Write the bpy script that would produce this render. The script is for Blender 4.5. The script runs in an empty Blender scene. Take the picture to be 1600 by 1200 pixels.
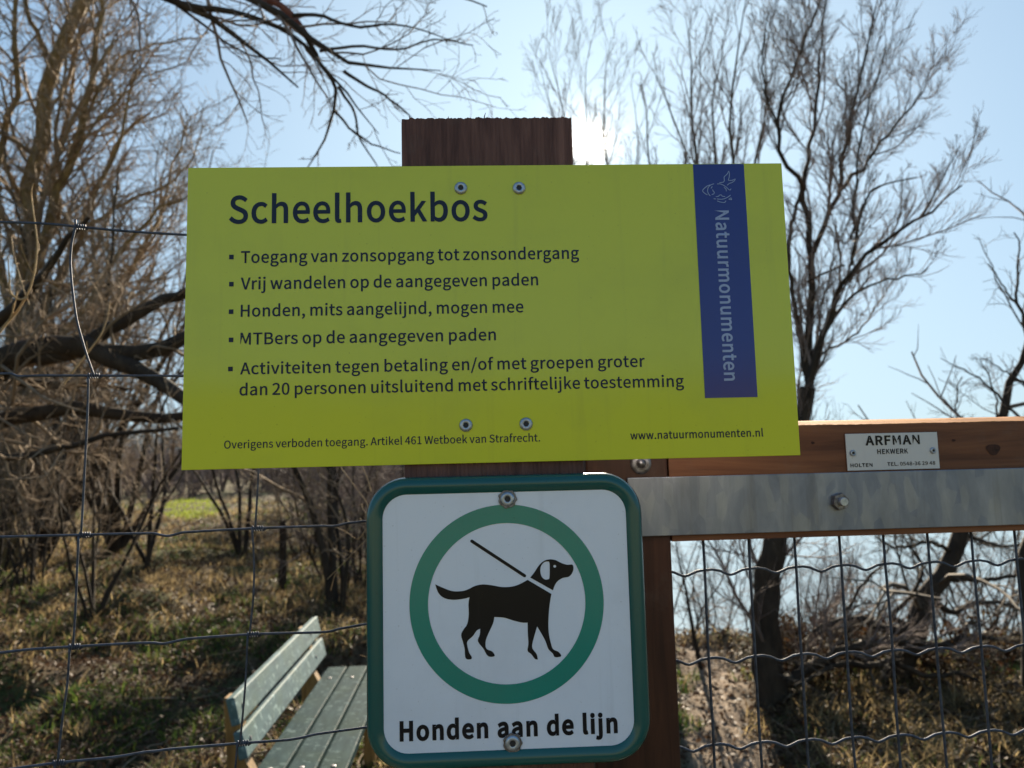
import bpy, math, json
import numpy as np
from mathutils import Vector, Matrix
from mathutils.geometry import tessellate_polygon

# ---------------------------------------------------------------- camera, world, sun, exposure
SC = bpy.context.scene
COL = SC.collection
F = 1200.0                       # focal length in photograph pixels (1600 x 1200)
PITCH, ROLL = 0.1091, 0.0245
EYE = np.array([0.0, 0.0, 1.6])
FWD = np.array([0, math.cos(PITCH), math.sin(PITCH)])
_u0 = np.array([0, -math.sin(PITCH), math.cos(PITCH)]); _r0 = np.array([1.0, 0, 0])
RT = _r0 * math.cos(ROLL) - _u0 * math.sin(ROLL)
UP = _u0 * math.cos(ROLL) + _r0 * math.sin(ROLL)

cam = bpy.data.cameras.new('camera')
cam.sensor_width = 36.0
cam.lens = 36.0 * F / 1600
cam.clip_start = 0.02
cam.clip_end = 3000
cam.dof.use_dof = True
cam.dof.focus_distance = 0.72
cam.dof.aperture_fstop = 9.0
camo = bpy.data.objects.new('camera', cam)
COL.objects.link(camo)
camo.matrix_world = Matrix(((RT[0], UP[0], -FWD[0], EYE[0]), (RT[1], UP[1], -FWD[1], EYE[1]),
                            (RT[2], UP[2], -FWD[2], EYE[2]), (0, 0, 0, 1)))
SC.camera = camo

SUN_EL, SUN_AZ = math.radians(23.4), math.radians(6.4)      # azimuth from +Y towards +X
SUN = Vector((math.sin(SUN_AZ) * math.cos(SUN_EL), math.cos(SUN_AZ) * math.cos(SUN_EL), math.sin(SUN_EL)))
sun = bpy.data.lights.new('sun', 'SUN')
sun.energy = 5.0
sun.angle = math.radians(0.53)
sun.color = (1.0, 0.86, 0.66)
suno = bpy.data.objects.new('sun', sun)
COL.objects.link(suno)
suno.rotation_euler = SUN.to_track_quat('Z', 'Y').to_euler()

SKY_STRENGTH = 0.10
EXPOSURE = 1.72
SKY_K = 3.5
SKY_TINT = (0.71, 0.95, 1.16)
world = bpy.data.worlds.new('World')
SC.world = world
world.use_nodes = True
wn, wl = world.node_tree.nodes, world.node_tree.links
wn.clear()
w_out = wn.new('ShaderNodeOutputWorld')
w_bg = wn.new('ShaderNodeBackground')
w_sky = wn.new('ShaderNodeTexSky')
w_sky.sky_type = 'NISHITA'
w_sky.sun_disc = False
w_sky.sun_elevation = SUN_EL
w_sky.sun_rotation = SUN_AZ
w_sky.air_density = 1.0
w_sky.dust_density = 1.4
w_sky.ozone_density = 1.5
w_bg.inputs['Strength'].default_value = SKY_STRENGTH
# the round glare of the low winter sun itself, fixed to the sun's direction in the sky
w_tc = wn.new('ShaderNodeTexCoord')
w_dot = wn.new('ShaderNodeVectorMath'); w_dot.operation = 'DOT_PRODUCT'
w_dot.inputs[1].default_value = SUN
wl.new(w_tc.outputs['Generated'], w_dot.inputs[0])
def w_math(op, a, b, clamp=False):
    m = wn.new('ShaderNodeMath'); m.operation = op; m.use_clamp = clamp
    for i, q in enumerate((a, b)):
        if hasattr(q, 'links'): wl.new(q, m.inputs[i])
        else: m.inputs[i].default_value = q
    return m.outputs[0]
w_pos = w_math('MAXIMUM', w_dot.outputs['Value'], 0.0)
w_disc = w_math('MULTIPLY', w_math('POWER', w_pos, 11000.0), 90.0)
w_halo = w_math('MULTIPLY', w_math('POWER', w_pos, 1100.0), 2.2)
w_halo2 = w_math('MULTIPLY', w_math('POWER', w_pos, 80.0), 0.25)
w_sum = w_math('ADD', w_math('ADD', w_disc, w_halo), w_halo2)
w_gl = wn.new('ShaderNodeVectorMath'); w_gl.operation = 'SCALE'
w_gl.inputs[0].default_value = (1.0, 0.90, 0.74)
wl.new(w_sum, w_gl.inputs['Scale'])
w_add = wn.new('ShaderNodeVectorMath'); w_add.operation = 'ADD'
# soft shoulder on the very bright sky round the sun, and a cold winter tint
def w_vec(op, a, b):
    m = wn.new('ShaderNodeVectorMath'); m.operation = op
    for i, q in enumerate((a, b)):
        if hasattr(q, 'links'): wl.new(q, m.inputs[i])
        else: m.inputs[i].default_value = q
    return m.outputs[0]
w_den = w_vec('ADD', w_vec('MULTIPLY', w_sky.outputs['Color'], (1 / SKY_K,) * 3), (1.0, 1.0, 1.0))
w_soft = w_vec('MULTIPLY', w_vec('DIVIDE', w_sky.outputs['Color'], w_den), SKY_TINT)
wl.new(w_soft, w_add.inputs[0])
wl.new(w_gl.outputs[0], w_add.inputs[1])
wl.new(w_add.outputs[0], w_bg.inputs['Color'])
wl.new(w_bg.outputs[0], w_out.inputs['Surface'])

vs = SC.view_settings
vs.view_transform = 'Standard'; vs.look = 'None'; vs.gamma = 1.0; vs.use_curve_mapping = False
vs.exposure = EXPOSURE
SC.cycles.max_bounces = 6
SC.cycles.transparent_max_bounces = 4
SC.cycles.use_denoising = True

# ---------------------------------------------------------------- helpers
RNG = np.random.default_rng(11)

def ray(px, py):
    d = FWD + RT * (px - 800) / F + UP * (600 - py) / F
    return d / d[1]

def at(px, py, y):
    """The world point at distance y (along +Y) that stands at this place of the photograph."""
    return EYE + ray(px, py) * y

def tag(o, label=None, cat=None, group=None, kind=None):
    if label: o['label'] = label
    if cat: o['category'] = cat
    if group: o['group'] = group
    if kind: o['kind'] = kind
    return o

class Frame:
    """A vertical plane with its own origin; local x runs along it, y away from the camera, z up."""
    def __init__(self, name, origin, yaw, **tags):
        self.o = np.array(origin, float); self.yaw = yaw
        self.u = np.array([math.cos(yaw), math.sin(yaw), 0]); self.n = np.array([-math.sin(yaw), math.cos(yaw), 0])
        self.root = bpy.data.objects.new(name, None)
        COL.objects.link(self.root)
        self.root.location = origin; self.root.rotation_euler = (0, 0, yaw)
        self.root.empty_display_size = 0.05
        tag(self.root, **tags)
    def loc(self, px, py, y=0.0):
        d = ray(px, py)
        p = self.o + self.n * y
        t = ((p - EYE) @ self.n) / (d @ self.n)
        q = EYE + d * t - self.o
        return np.array([q @ self.u, q[2]])

class MB:
    """Collects geometry for ONE mesh object."""
    def __init__(self): self.V = []; self.F = []; self.n = 0
    def add(self, v, f):
        v = np.asarray(v, float).reshape(-1, 3)
        self.V.append(v)
        for q in f: self.F.append(tuple(int(i) + self.n for i in q))
        self.n += len(v)
    def box(self, a, b):
        (x0, y0, z0), (x1, y1, z1) = a, b
        v = [(x0,y0,z0),(x1,y0,z0),(x1,y1,z0),(x0,y1,z0),(x0,y0,z1),(x1,y0,z1),(x1,y1,z1),(x0,y1,z1)]
        self.add(v, [(0,3,2,1),(4,5,6,7),(0,1,5,4),(1,2,6,5),(2,3,7,6),(3,0,4,7)])
    def hexa(self, v):
        self.add(v, [(0,3,2,1),(4,5,6,7),(0,1,5,4),(1,2,6,5),(2,3,7,6),(3,0,4,7)])
    def tube(self, pts, rad, s=8, caps=True):
        P = np.asarray(pts, float); n = len(P)
        R = np.broadcast_to(np.asarray(rad, float), (n,))
        T = np.gradient(P, axis=0); T /= np.linalg.norm(T, axis=1)[:, None] + 1e-12
        ref = np.array([0.31, 0.83, 0.46]) if abs(T[0] @ np.array([0.31,0.83,0.46])) < .9 else np.array([1., 0, 0])
        U = []
        u = np.cross(T[0], ref); u /= np.linalg.norm(u)
        for t in T:
            u = u - t * (u @ t); u /= np.linalg.norm(u) + 1e-12; U.append(u)
        U = np.array(U); W = np.cross(T, U)
        a = np.arange(s) * 2 * math.pi / s
        v = P[:, None] + R[:, None, None] * (U[:, None] * np.cos(a)[None, :, None] + W[:, None] * np.sin(a)[None, :, None])
        f = []
        for i in range(n - 1):
            for j in range(s):
                k = (j + 1) % s
                f.append((i*s+j, i*s+k, (i+1)*s+k, (i+1)*s+j))
        if caps:
            f.append(tuple(range(s))[::-1]); f.append(tuple((n-1)*s + j for j in range(s)))
        self.add(v, f)
    def lathe(self, prof, c, s=24, close=True):
        """profile (r, y) round the local y axis through c; first point in front."""
        a = np.arange(s) * 2 * math.pi / s
        v = [(c[0] + r*math.cos(t), c[1] + y, c[2] + r*math.sin(t)) for r, y in prof for t in a]
        f = []
        for i in range(len(prof) - 1):
            for j in range(s):
                k = (j + 1) % s
                f.append((i*s+j, (i+1)*s+j, (i+1)*s+k, i*s+k))
        if close: f.append(tuple(range(s)))
        self.add(v, f)
    def build(self, name, mat, parent=None, smooth=False, bevel=0, label=None):
        me = bpy.data.meshes.new(name)
        me.from_pydata(np.concatenate(self.V).tolist(), [], self.F)
        me.materials.append(mat)
        if smooth: me.polygons.foreach_set('use_smooth', np.ones(len(me.polygons), bool))
        me.update()
        o = bpy.data.objects.new(name, me)
        COL.objects.link(o)
        if parent is not None: o.parent = parent
        if bevel:
            b = o.modifiers.new('bevel', 'BEVEL'); b.width = bevel; b.segments = 2; b.limit_method = 'ANGLE'
        if label: o['label'] = label
        return o

def fast_mesh(name, V, quads, mat, parent=None, tris=None, attr=None, smooth=False):
    V = np.ascontiguousarray(V, np.float32).reshape(-1, 3)
    quads = np.asarray(quads, np.int32).reshape(-1, 4)
    tris = np.zeros((0, 3), np.int32) if tris is None else np.asarray(tris, np.int32).reshape(-1, 3)
    me = bpy.data.meshes.new(name)
    me.vertices.add(len(V)); me.vertices.foreach_set('co', V.ravel())
    nl = quads.size + tris.size
    me.loops.add(nl); me.loops.foreach_set('vertex_index', np.concatenate([quads.ravel(), tris.ravel()]))
    nq, nt = len(quads), len(tris)
    me.polygons.add(nq + nt)
    st = np.concatenate([np.arange(nq) * 4, nq * 4 + np.arange(nt) * 3]).astype(np.int32)
    me.polygons.foreach_set('loop_start', st)
    me.update(calc_edges=True)
    if smooth: me.polygons.foreach_set('use_smooth', np.ones(nq + nt, bool))
    for k, val in (attr or {}).items():
        a = me.attributes.new(k, 'FLOAT', 'POINT'); a.data.foreach_set('value', np.asarray(val, np.float32).ravel())
    me.materials.append(mat)
    o = bpy.data.objects.new(name, me)
    COL.objects.link(o)
    if parent is not None: o.parent = parent
    return o

# ---------------------------------------------------------------- materials
class Mat:
    def __init__(self, name):
        self.m = bpy.data.materials.new(name); self.m.use_nodes = True
        self.nt = self.m.node_tree; self.n = self.nt.nodes; self.l = self.nt.links
        self.p = self.n['Principled BSDF']
    def set(self, **k):
        for a, v in k.items(): self.p.inputs[a.replace('_', ' ')].default_value = v
        return self
    def coord(self, scale=(1, 1, 1), kind='Object'):
        tc = self.n.new('ShaderNodeTexCoord'); mp = self.n.new('ShaderNodeMapping')
        mp.inputs['Scale'].default_value = scale
        self.l.new(tc.outputs[kind], mp.inputs['Vector'])
        return mp.outputs['Vector']
    def noise(self, vec, scale, detail=4, rough=0.55, dist=0.0):
        t = self.n.new('ShaderNodeTexNoise')
        t.inputs['Scale'].default_value = scale; t.inputs['Detail'].default_value = detail
        t.inputs['Roughness'].default_value = rough; t.inputs['Distortion'].default_value = dist
        self.l.new(vec, t.inputs['Vector'])
        return t.outputs['Fac']
    def ramp(self, fac, stops, interp='LINEAR'):
        r = self.n.new('ShaderNodeValToRGB'); e = r.color_ramp.elements; r.color_ramp.interpolation = interp
        while len(e) < len(stops): e.new(0.5)
        for i, (p, c) in enumerate(stops):
            e[i].position = p; e[i].color = (*c, 1) if len(c) == 3 else c
        self.l.new(fac, r.inputs['Fac'])
        return r.outputs['Color']
    def mix(self, fac, a, b, mode='MIX'):
        x = self.n.new('ShaderNodeMix'); x.data_type = 'RGBA'; x.blend_type = mode
        for sock, q in ((x.inputs[0], fac), (x.inputs[6], a), (x.inputs[7], b)):
            if hasattr(q, 'links'): self.l.new(q, sock)
            else: sock.default_value = q if not isinstance(q, tuple) or len(q) == 4 else (*q, 1)
        return x.outputs[2]
    def color(self, sock): self.l.new(sock, self.p.inputs['Base Color']); return self
    def rough(self, sock): self.l.new(sock, self.p.inputs['Roughness']); return self
    def bump(self, h, strength=0.3, dist=0.002):
        b = self.n.new('ShaderNodeBump'); b.inputs['Strength'].default_value = strength; b.inputs['Distance'].default_value = dist
        self.l.new(h, b.inputs['Height']); self.l.new(b.outputs[0], self.p.inputs['Normal']); return self
    def translucent(self, color, w):
        t = self.n.new('ShaderNodeBsdfTranslucent'); mx = self.n.new('ShaderNodeMixShader')
        mx.inputs[0].default_value = w
        if hasattr(color, 'links'): self.l.new(color, t.inputs['Color'])
        else: t.inputs['Color'].default_value = (*color, 1)
        out = self.n['Material Output']
        self.l.new(self.p.outputs[0], mx.inputs[1]); self.l.new(t.outputs[0], mx.inputs[2]); self.l.new(mx.outputs[0], out.inputs['Surface'])
        return self
    def attr(self, name):
        a = self.n.new('ShaderNodeAttribute'); a.attribute_name = name; return a.outputs['Fac']

def speckled(name, base, dark, scale, rough, lo=0.35, hi=0.75, stretch=(1,1,1), bump=0.0, spec=0.5, detail=5):
    m = Mat(name); v = m.coord(stretch)
    f = m.noise(v, scale, detail, 0.6)
    m.color(m.ramp(f, [(lo, dark), (hi, base)])).set(Roughness=rough, Specular_IOR_Level=spec)
    if bump: m.bump(f, bump, 0.002)
    return m

M = {}
# printed sign sheet: smooth lacquered, faint dirt
def sign_paint(name, base, rough=0.13, dirt=0.16, spec=.5):
    m = Mat(name); v = m.coord()
    f = m.noise(v, 9, 6, 0.65); g = m.noise(v, 420, 2, 0.5)
    d = tuple(c * 0.62 + 0.02 for c in base)
    c1 = m.mix(m.ramp(f, [(0.5, (0, 0, 0)), (0.95, (dirt * 3,) * 3)]), base, d)
    c2 = m.mix(m.ramp(g, [(0.69, (0, 0, 0)), (0.75, (0.5,) * 3)]), c1, tuple(c * 0.5 for c in base))
    w = m.coord((1, 1, 0.05)); s = m.noise(w, 70, 5, .6)
    c2 = m.mix(m.ramp(s, [(0.58, (0, 0, 0)), (0.78, (dirt * 1.6,) * 3)]), c2, d)
    x = m.coord((1, 1, .25)); sc = m.noise(x, 900, 2, .5, 1.5)
    c2 = m.mix(m.ramp(sc, [(0.74, (0, 0, 0)), (0.78, (0.25,) * 3)]), c2, tuple(min(1, q * 1.25 + .06) for q in base))
    m.color(c2).set(Roughness=rough, Specular_IOR_Level=spec, Coat_Weight=0.12 if spec > .4 else 0.0, Coat_Roughness=0.06)
    m.rough(m.ramp(f, [(0.3, (rough * 0.8,) * 3), (0.8, (rough * 1.5,) * 3)]))
    return m.m
M['lime'] = sign_paint('lime_sheet', (0.56, 0.60, 0.020))
M['blue'] = sign_paint('blue_print', (0.007, 0.018, 0.19))
M['ink'] = sign_paint('dark_blue_ink', (0.004, 0.010, 0.032), 0.3, spec=.3)
M['band_ink'] = sign_paint('pale_blue_ink', (0.30, 0.36, 0.55), 0.2)
M['white'] = sign_paint('white_sheet', (0.70, 0.76, 0.87), 0.16)
M['green'] = sign_paint('green_ring_print', (0.002, 0.22, 0.175), 0.16)
M['rim'] = sign_paint('dark_green_rim_paint', (0.004, 0.085, 0.080), 0.2)
M['black'] = sign_paint('black_ink', (0.002, 0.003, 0.008), 0.3, spec=.25)
M['alu'] = speckled('sheet_metal', (0.5, 0.5, 0.52), (0.3, 0.3, 0.32), 60, 0.4).set(Metallic=0.9).m
M['plate'] = sign_paint('grey_white_plate', (0.55, 0.56, 0.57), 0.3)
m = speckled('screw_steel', (0.50, 0.55, 0.62), (0.28, 0.32, 0.38), 300, 0.36); m.set(Metallic=0.65); M['screw'] = m.m
M['recess'] = speckled('screw_recess', (0.02, 0.022, 0.03), (0.01, 0.01, 0.012), 300, 0.6).m
m = speckled('bolt_steel', (0.30, 0.30, 0.33), (0.10, 0.09, 0.09), 260, 0.45); m.set(Metallic=0.8); M['bolt'] = m.m
m = speckled('fence_wire', (0.095, 0.112, 0.15), (0.04, 0.047, 0.064), 140, 0.62); m.set(Metallic=0.5); M['wire'] = m.m

def galvanised():
    m = Mat('galvanised_steel'); v = m.coord((1, 1, 0.35))
    vo = m.n.new('ShaderNodeTexVoronoi'); vo.inputs['Scale'].default_value = 95; m.l.new(v, vo.inputs['Vector'])
    f = m.noise(v, 26, 7, 0.62, 0.35); g = m.noise(v, 11, 3, 0.5, 0.3); w = m.coord((1, 1, .06)); st = m.noise(w, 60, 4, .6)
    a = m.ramp(vo.outputs['Color'], [(0.2, (0.165, 0.185, 0.225)), (0.8, (0.235, 0.26, 0.31))])
    b = m.ramp(f, [(0.32, (0.115, 0.13, 0.16)), (0.5, (0.20, 0.22, 0.265)), (0.72, (0.36, 0.385, 0.43))])
    c = m.mix(0.55, a, b)
    c = m.mix(m.ramp(g, [(0.5, (0, 0, 0)), (0.75, (0.45,) * 3)]), c, (0.34, 0.355, 0.38))
    c = m.mix(m.ramp(st, [(0.60, (0, 0, 0)), (0.72, (0.35,) * 3)]), c, (0.12, 0.115, 0.11))
    m.color(c).set(Metallic=0.5)
    m.rough(m.ramp(vo.outputs['Color'], [(0.2, (0.5,) * 3), (0.8, (0.36,) * 3)])); m.bump(f, 0.08, 0.001)
    return m.m
M['galv'] = galvanised()

def wood(name, light, mid, dark, stretch, scale=30, rough=0.6, knots=0.0, bump=0.25):
    m = Mat(name); v = m.coord(stretch)
    f = m.noise(v, scale, 8, 0.62, 0.6); g = m.noise(v, scale * 0.18, 3, 0.5, 0.3)
    c = m.ramp(f, [(0.30, dark), (0.5, mid), (0.72, light)])
    c = m.mix(m.ramp(g, [(0.4, (0, 0, 0)), (0.75, (0.6,) * 3)]), c, dark)
    if knots:
        ck = m.noise(m.coord(tuple(q * (.25 if q < .5 else 1) for q in stretch)), scale * .5, 3, .5)
        c = m.mix(m.ramp(ck, [(0.66, (0, 0, 0)), (0.69, (0.85,) * 3)]), c, tuple(q * .35 for q in dark))
        gr = m.noise(m.coord(), 25, 5, .7)
        c = m.mix(m.ramp(gr, [(0.55, (0, 0, 0)), (0.8, (knots,) * 3)]), c, (.16, .13, .11))
    m.color(c).set(Roughness=rough, Specular_IOR_Level=0.3); m.bump(f, bump, 0.002)
    return m.m
M['post'] = wood('dark_post_wood', (0.21, 0.108, 0.085), (0.130, 0.063, 0.051), (0.058, 0.028, 0.024), (1, 1, 0.08), 120, 0.75, knots=.35, bump=0.5)
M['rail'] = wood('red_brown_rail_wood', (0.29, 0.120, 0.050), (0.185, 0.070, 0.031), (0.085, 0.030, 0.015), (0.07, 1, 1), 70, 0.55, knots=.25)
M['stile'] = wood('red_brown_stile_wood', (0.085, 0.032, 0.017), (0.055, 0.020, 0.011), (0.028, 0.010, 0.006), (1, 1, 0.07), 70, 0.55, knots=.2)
M['ledge'] = wood('sunlit_rail_wood', (0.66, 0.31, 0.075), (0.55, 0.22, 0.05), (0.36, 0.13, 0.03), (0.1, 1, 1), 90, 0.7)  # rail wood made brighter and more orange, sunlight put into the colour
M['knot'] = wood('wood_knot', (0.07, 0.026, 0.014), (0.05, 0.018, 0.01), (0.025, 0.010, 0.007), (1, 1, 1), 200, 0.7)

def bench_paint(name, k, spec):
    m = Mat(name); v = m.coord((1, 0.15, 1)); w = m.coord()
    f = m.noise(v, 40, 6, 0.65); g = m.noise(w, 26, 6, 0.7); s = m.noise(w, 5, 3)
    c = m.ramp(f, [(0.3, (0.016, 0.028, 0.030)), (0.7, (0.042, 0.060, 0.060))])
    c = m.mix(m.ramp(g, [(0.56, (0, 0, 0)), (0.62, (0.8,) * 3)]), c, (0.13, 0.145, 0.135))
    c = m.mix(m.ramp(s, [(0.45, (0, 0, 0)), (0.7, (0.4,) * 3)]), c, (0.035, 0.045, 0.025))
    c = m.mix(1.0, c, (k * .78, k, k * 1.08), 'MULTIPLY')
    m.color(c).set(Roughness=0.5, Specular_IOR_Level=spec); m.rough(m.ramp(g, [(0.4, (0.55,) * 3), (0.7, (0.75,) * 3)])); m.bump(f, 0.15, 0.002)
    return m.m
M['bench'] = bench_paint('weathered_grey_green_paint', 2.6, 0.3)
M['bench_seat'] = bench_paint('shade_darkened_seat_paint', 1.0, 0.012)  # same paint as the back, darkened to put shade on the seat
M['bench_leg'] = wood('ochre_bench_timber', (0.36, 0.22, 0.07), (0.24, 0.135, 0.04), (0.12, 0.065, 0.02), (1, 1, 0.1), 40, 0.6)

def bark(name, light, mid, dark, scale=14):
    m = Mat(name); v = m.coord((1, 1, 0.35))
    f = m.noise(v, scale, 7, 0.65, 0.5); g = m.noise(v, 2.2, 3)
    c = m.ramp(f, [(0.3, dark), (0.5, mid), (0.75, light)])
    c = m.mix(m.ramp(g, [(0.45, (0, 0, 0)), (0.75, (0.55,) * 3)]), c, light)
    m.color(c).set(Roughness=0.85, Specular_IOR_Level=0.25); m.bump(f, 0.6, 0.01)
    return m.m
M['bark'] = bark('dark_bark', (0.062, 0.046, 0.031), (0.034, 0.024, 0.016), (0.014, 0.010, 0.007))
M['bark_grey'] = bark('grey_bark', (0.16, 0.135, 0.105), (0.085, 0.068, 0.052), (0.035, 0.027, 0.021))
M['bark_ochre'] = bark('ochre_bark', (0.30, 0.215, 0.085), (0.17, 0.115, 0.05), (0.06, 0.04, 0.022))  # yellow-brown bark, brighter than the other barks
M['bark_red'] = bark('reddish_bark', (0.22, 0.085, 0.05), (0.13, 0.045, 0.03), (0.05, 0.02, 0.015))
M['twig'] = bark('twig_bark', (0.34, 0.255, 0.165), (0.22, 0.160, 0.105), (0.11, 0.080, 0.055), 6)
M['twig_grey'] = bark('grey_twig_bark', (0.27, 0.215, 0.185), (0.18, 0.14, 0.12), (0.095, 0.073, 0.064), 6)
M['stalk'] = bark('pale_dry_stalk', (0.50, 0.36, 0.19), (0.38, 0.26, 0.13), (0.22, 0.14, 0.07), 20)

def blade_mat(name, stops, w=0.45, rough=0.6):
    m = Mat(name); c = m.ramp(m.attr('tint'), stops)
    m.color(c).set(Roughness=rough, Specular_IOR_Level=0.12)
    m.translucent(c, w)
    return m.m
M['green_blade'] = blade_mat('green_grass_blade', [(0, (0.020, 0.050, 0.012)), (0.5, (0.055, 0.105, 0.022)), (0.8, (0.13, 0.17, 0.035)), (1, (0.34, 0.40, 0.05))])
M['dry_blade'] = blade_mat('dry_grass_blade', [(0, (0.06, 0.042, 0.022)), (0.5, (0.19, 0.140, 0.070)), (1, (0.48, 0.37, 0.19))], 0.55)
M['leaf'] = blade_mat('fallen_leaf', [(0, (0.035, 0.020, 0.012)), (0.5, (0.105, 0.062, 0.036)), (0.85, (0.16, 0.105, 0.065)), (1, (0.22, 0.17, 0.12))], 0.25)
M['bramble_leaf'] = blade_mat('withered_bramble_leaf', [(0, (0.012, 0.008, 0.005)), (0.6, (0.055, 0.028, 0.014)), (1, (0.11, 0.07, 0.025))], 0.3)

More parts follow.
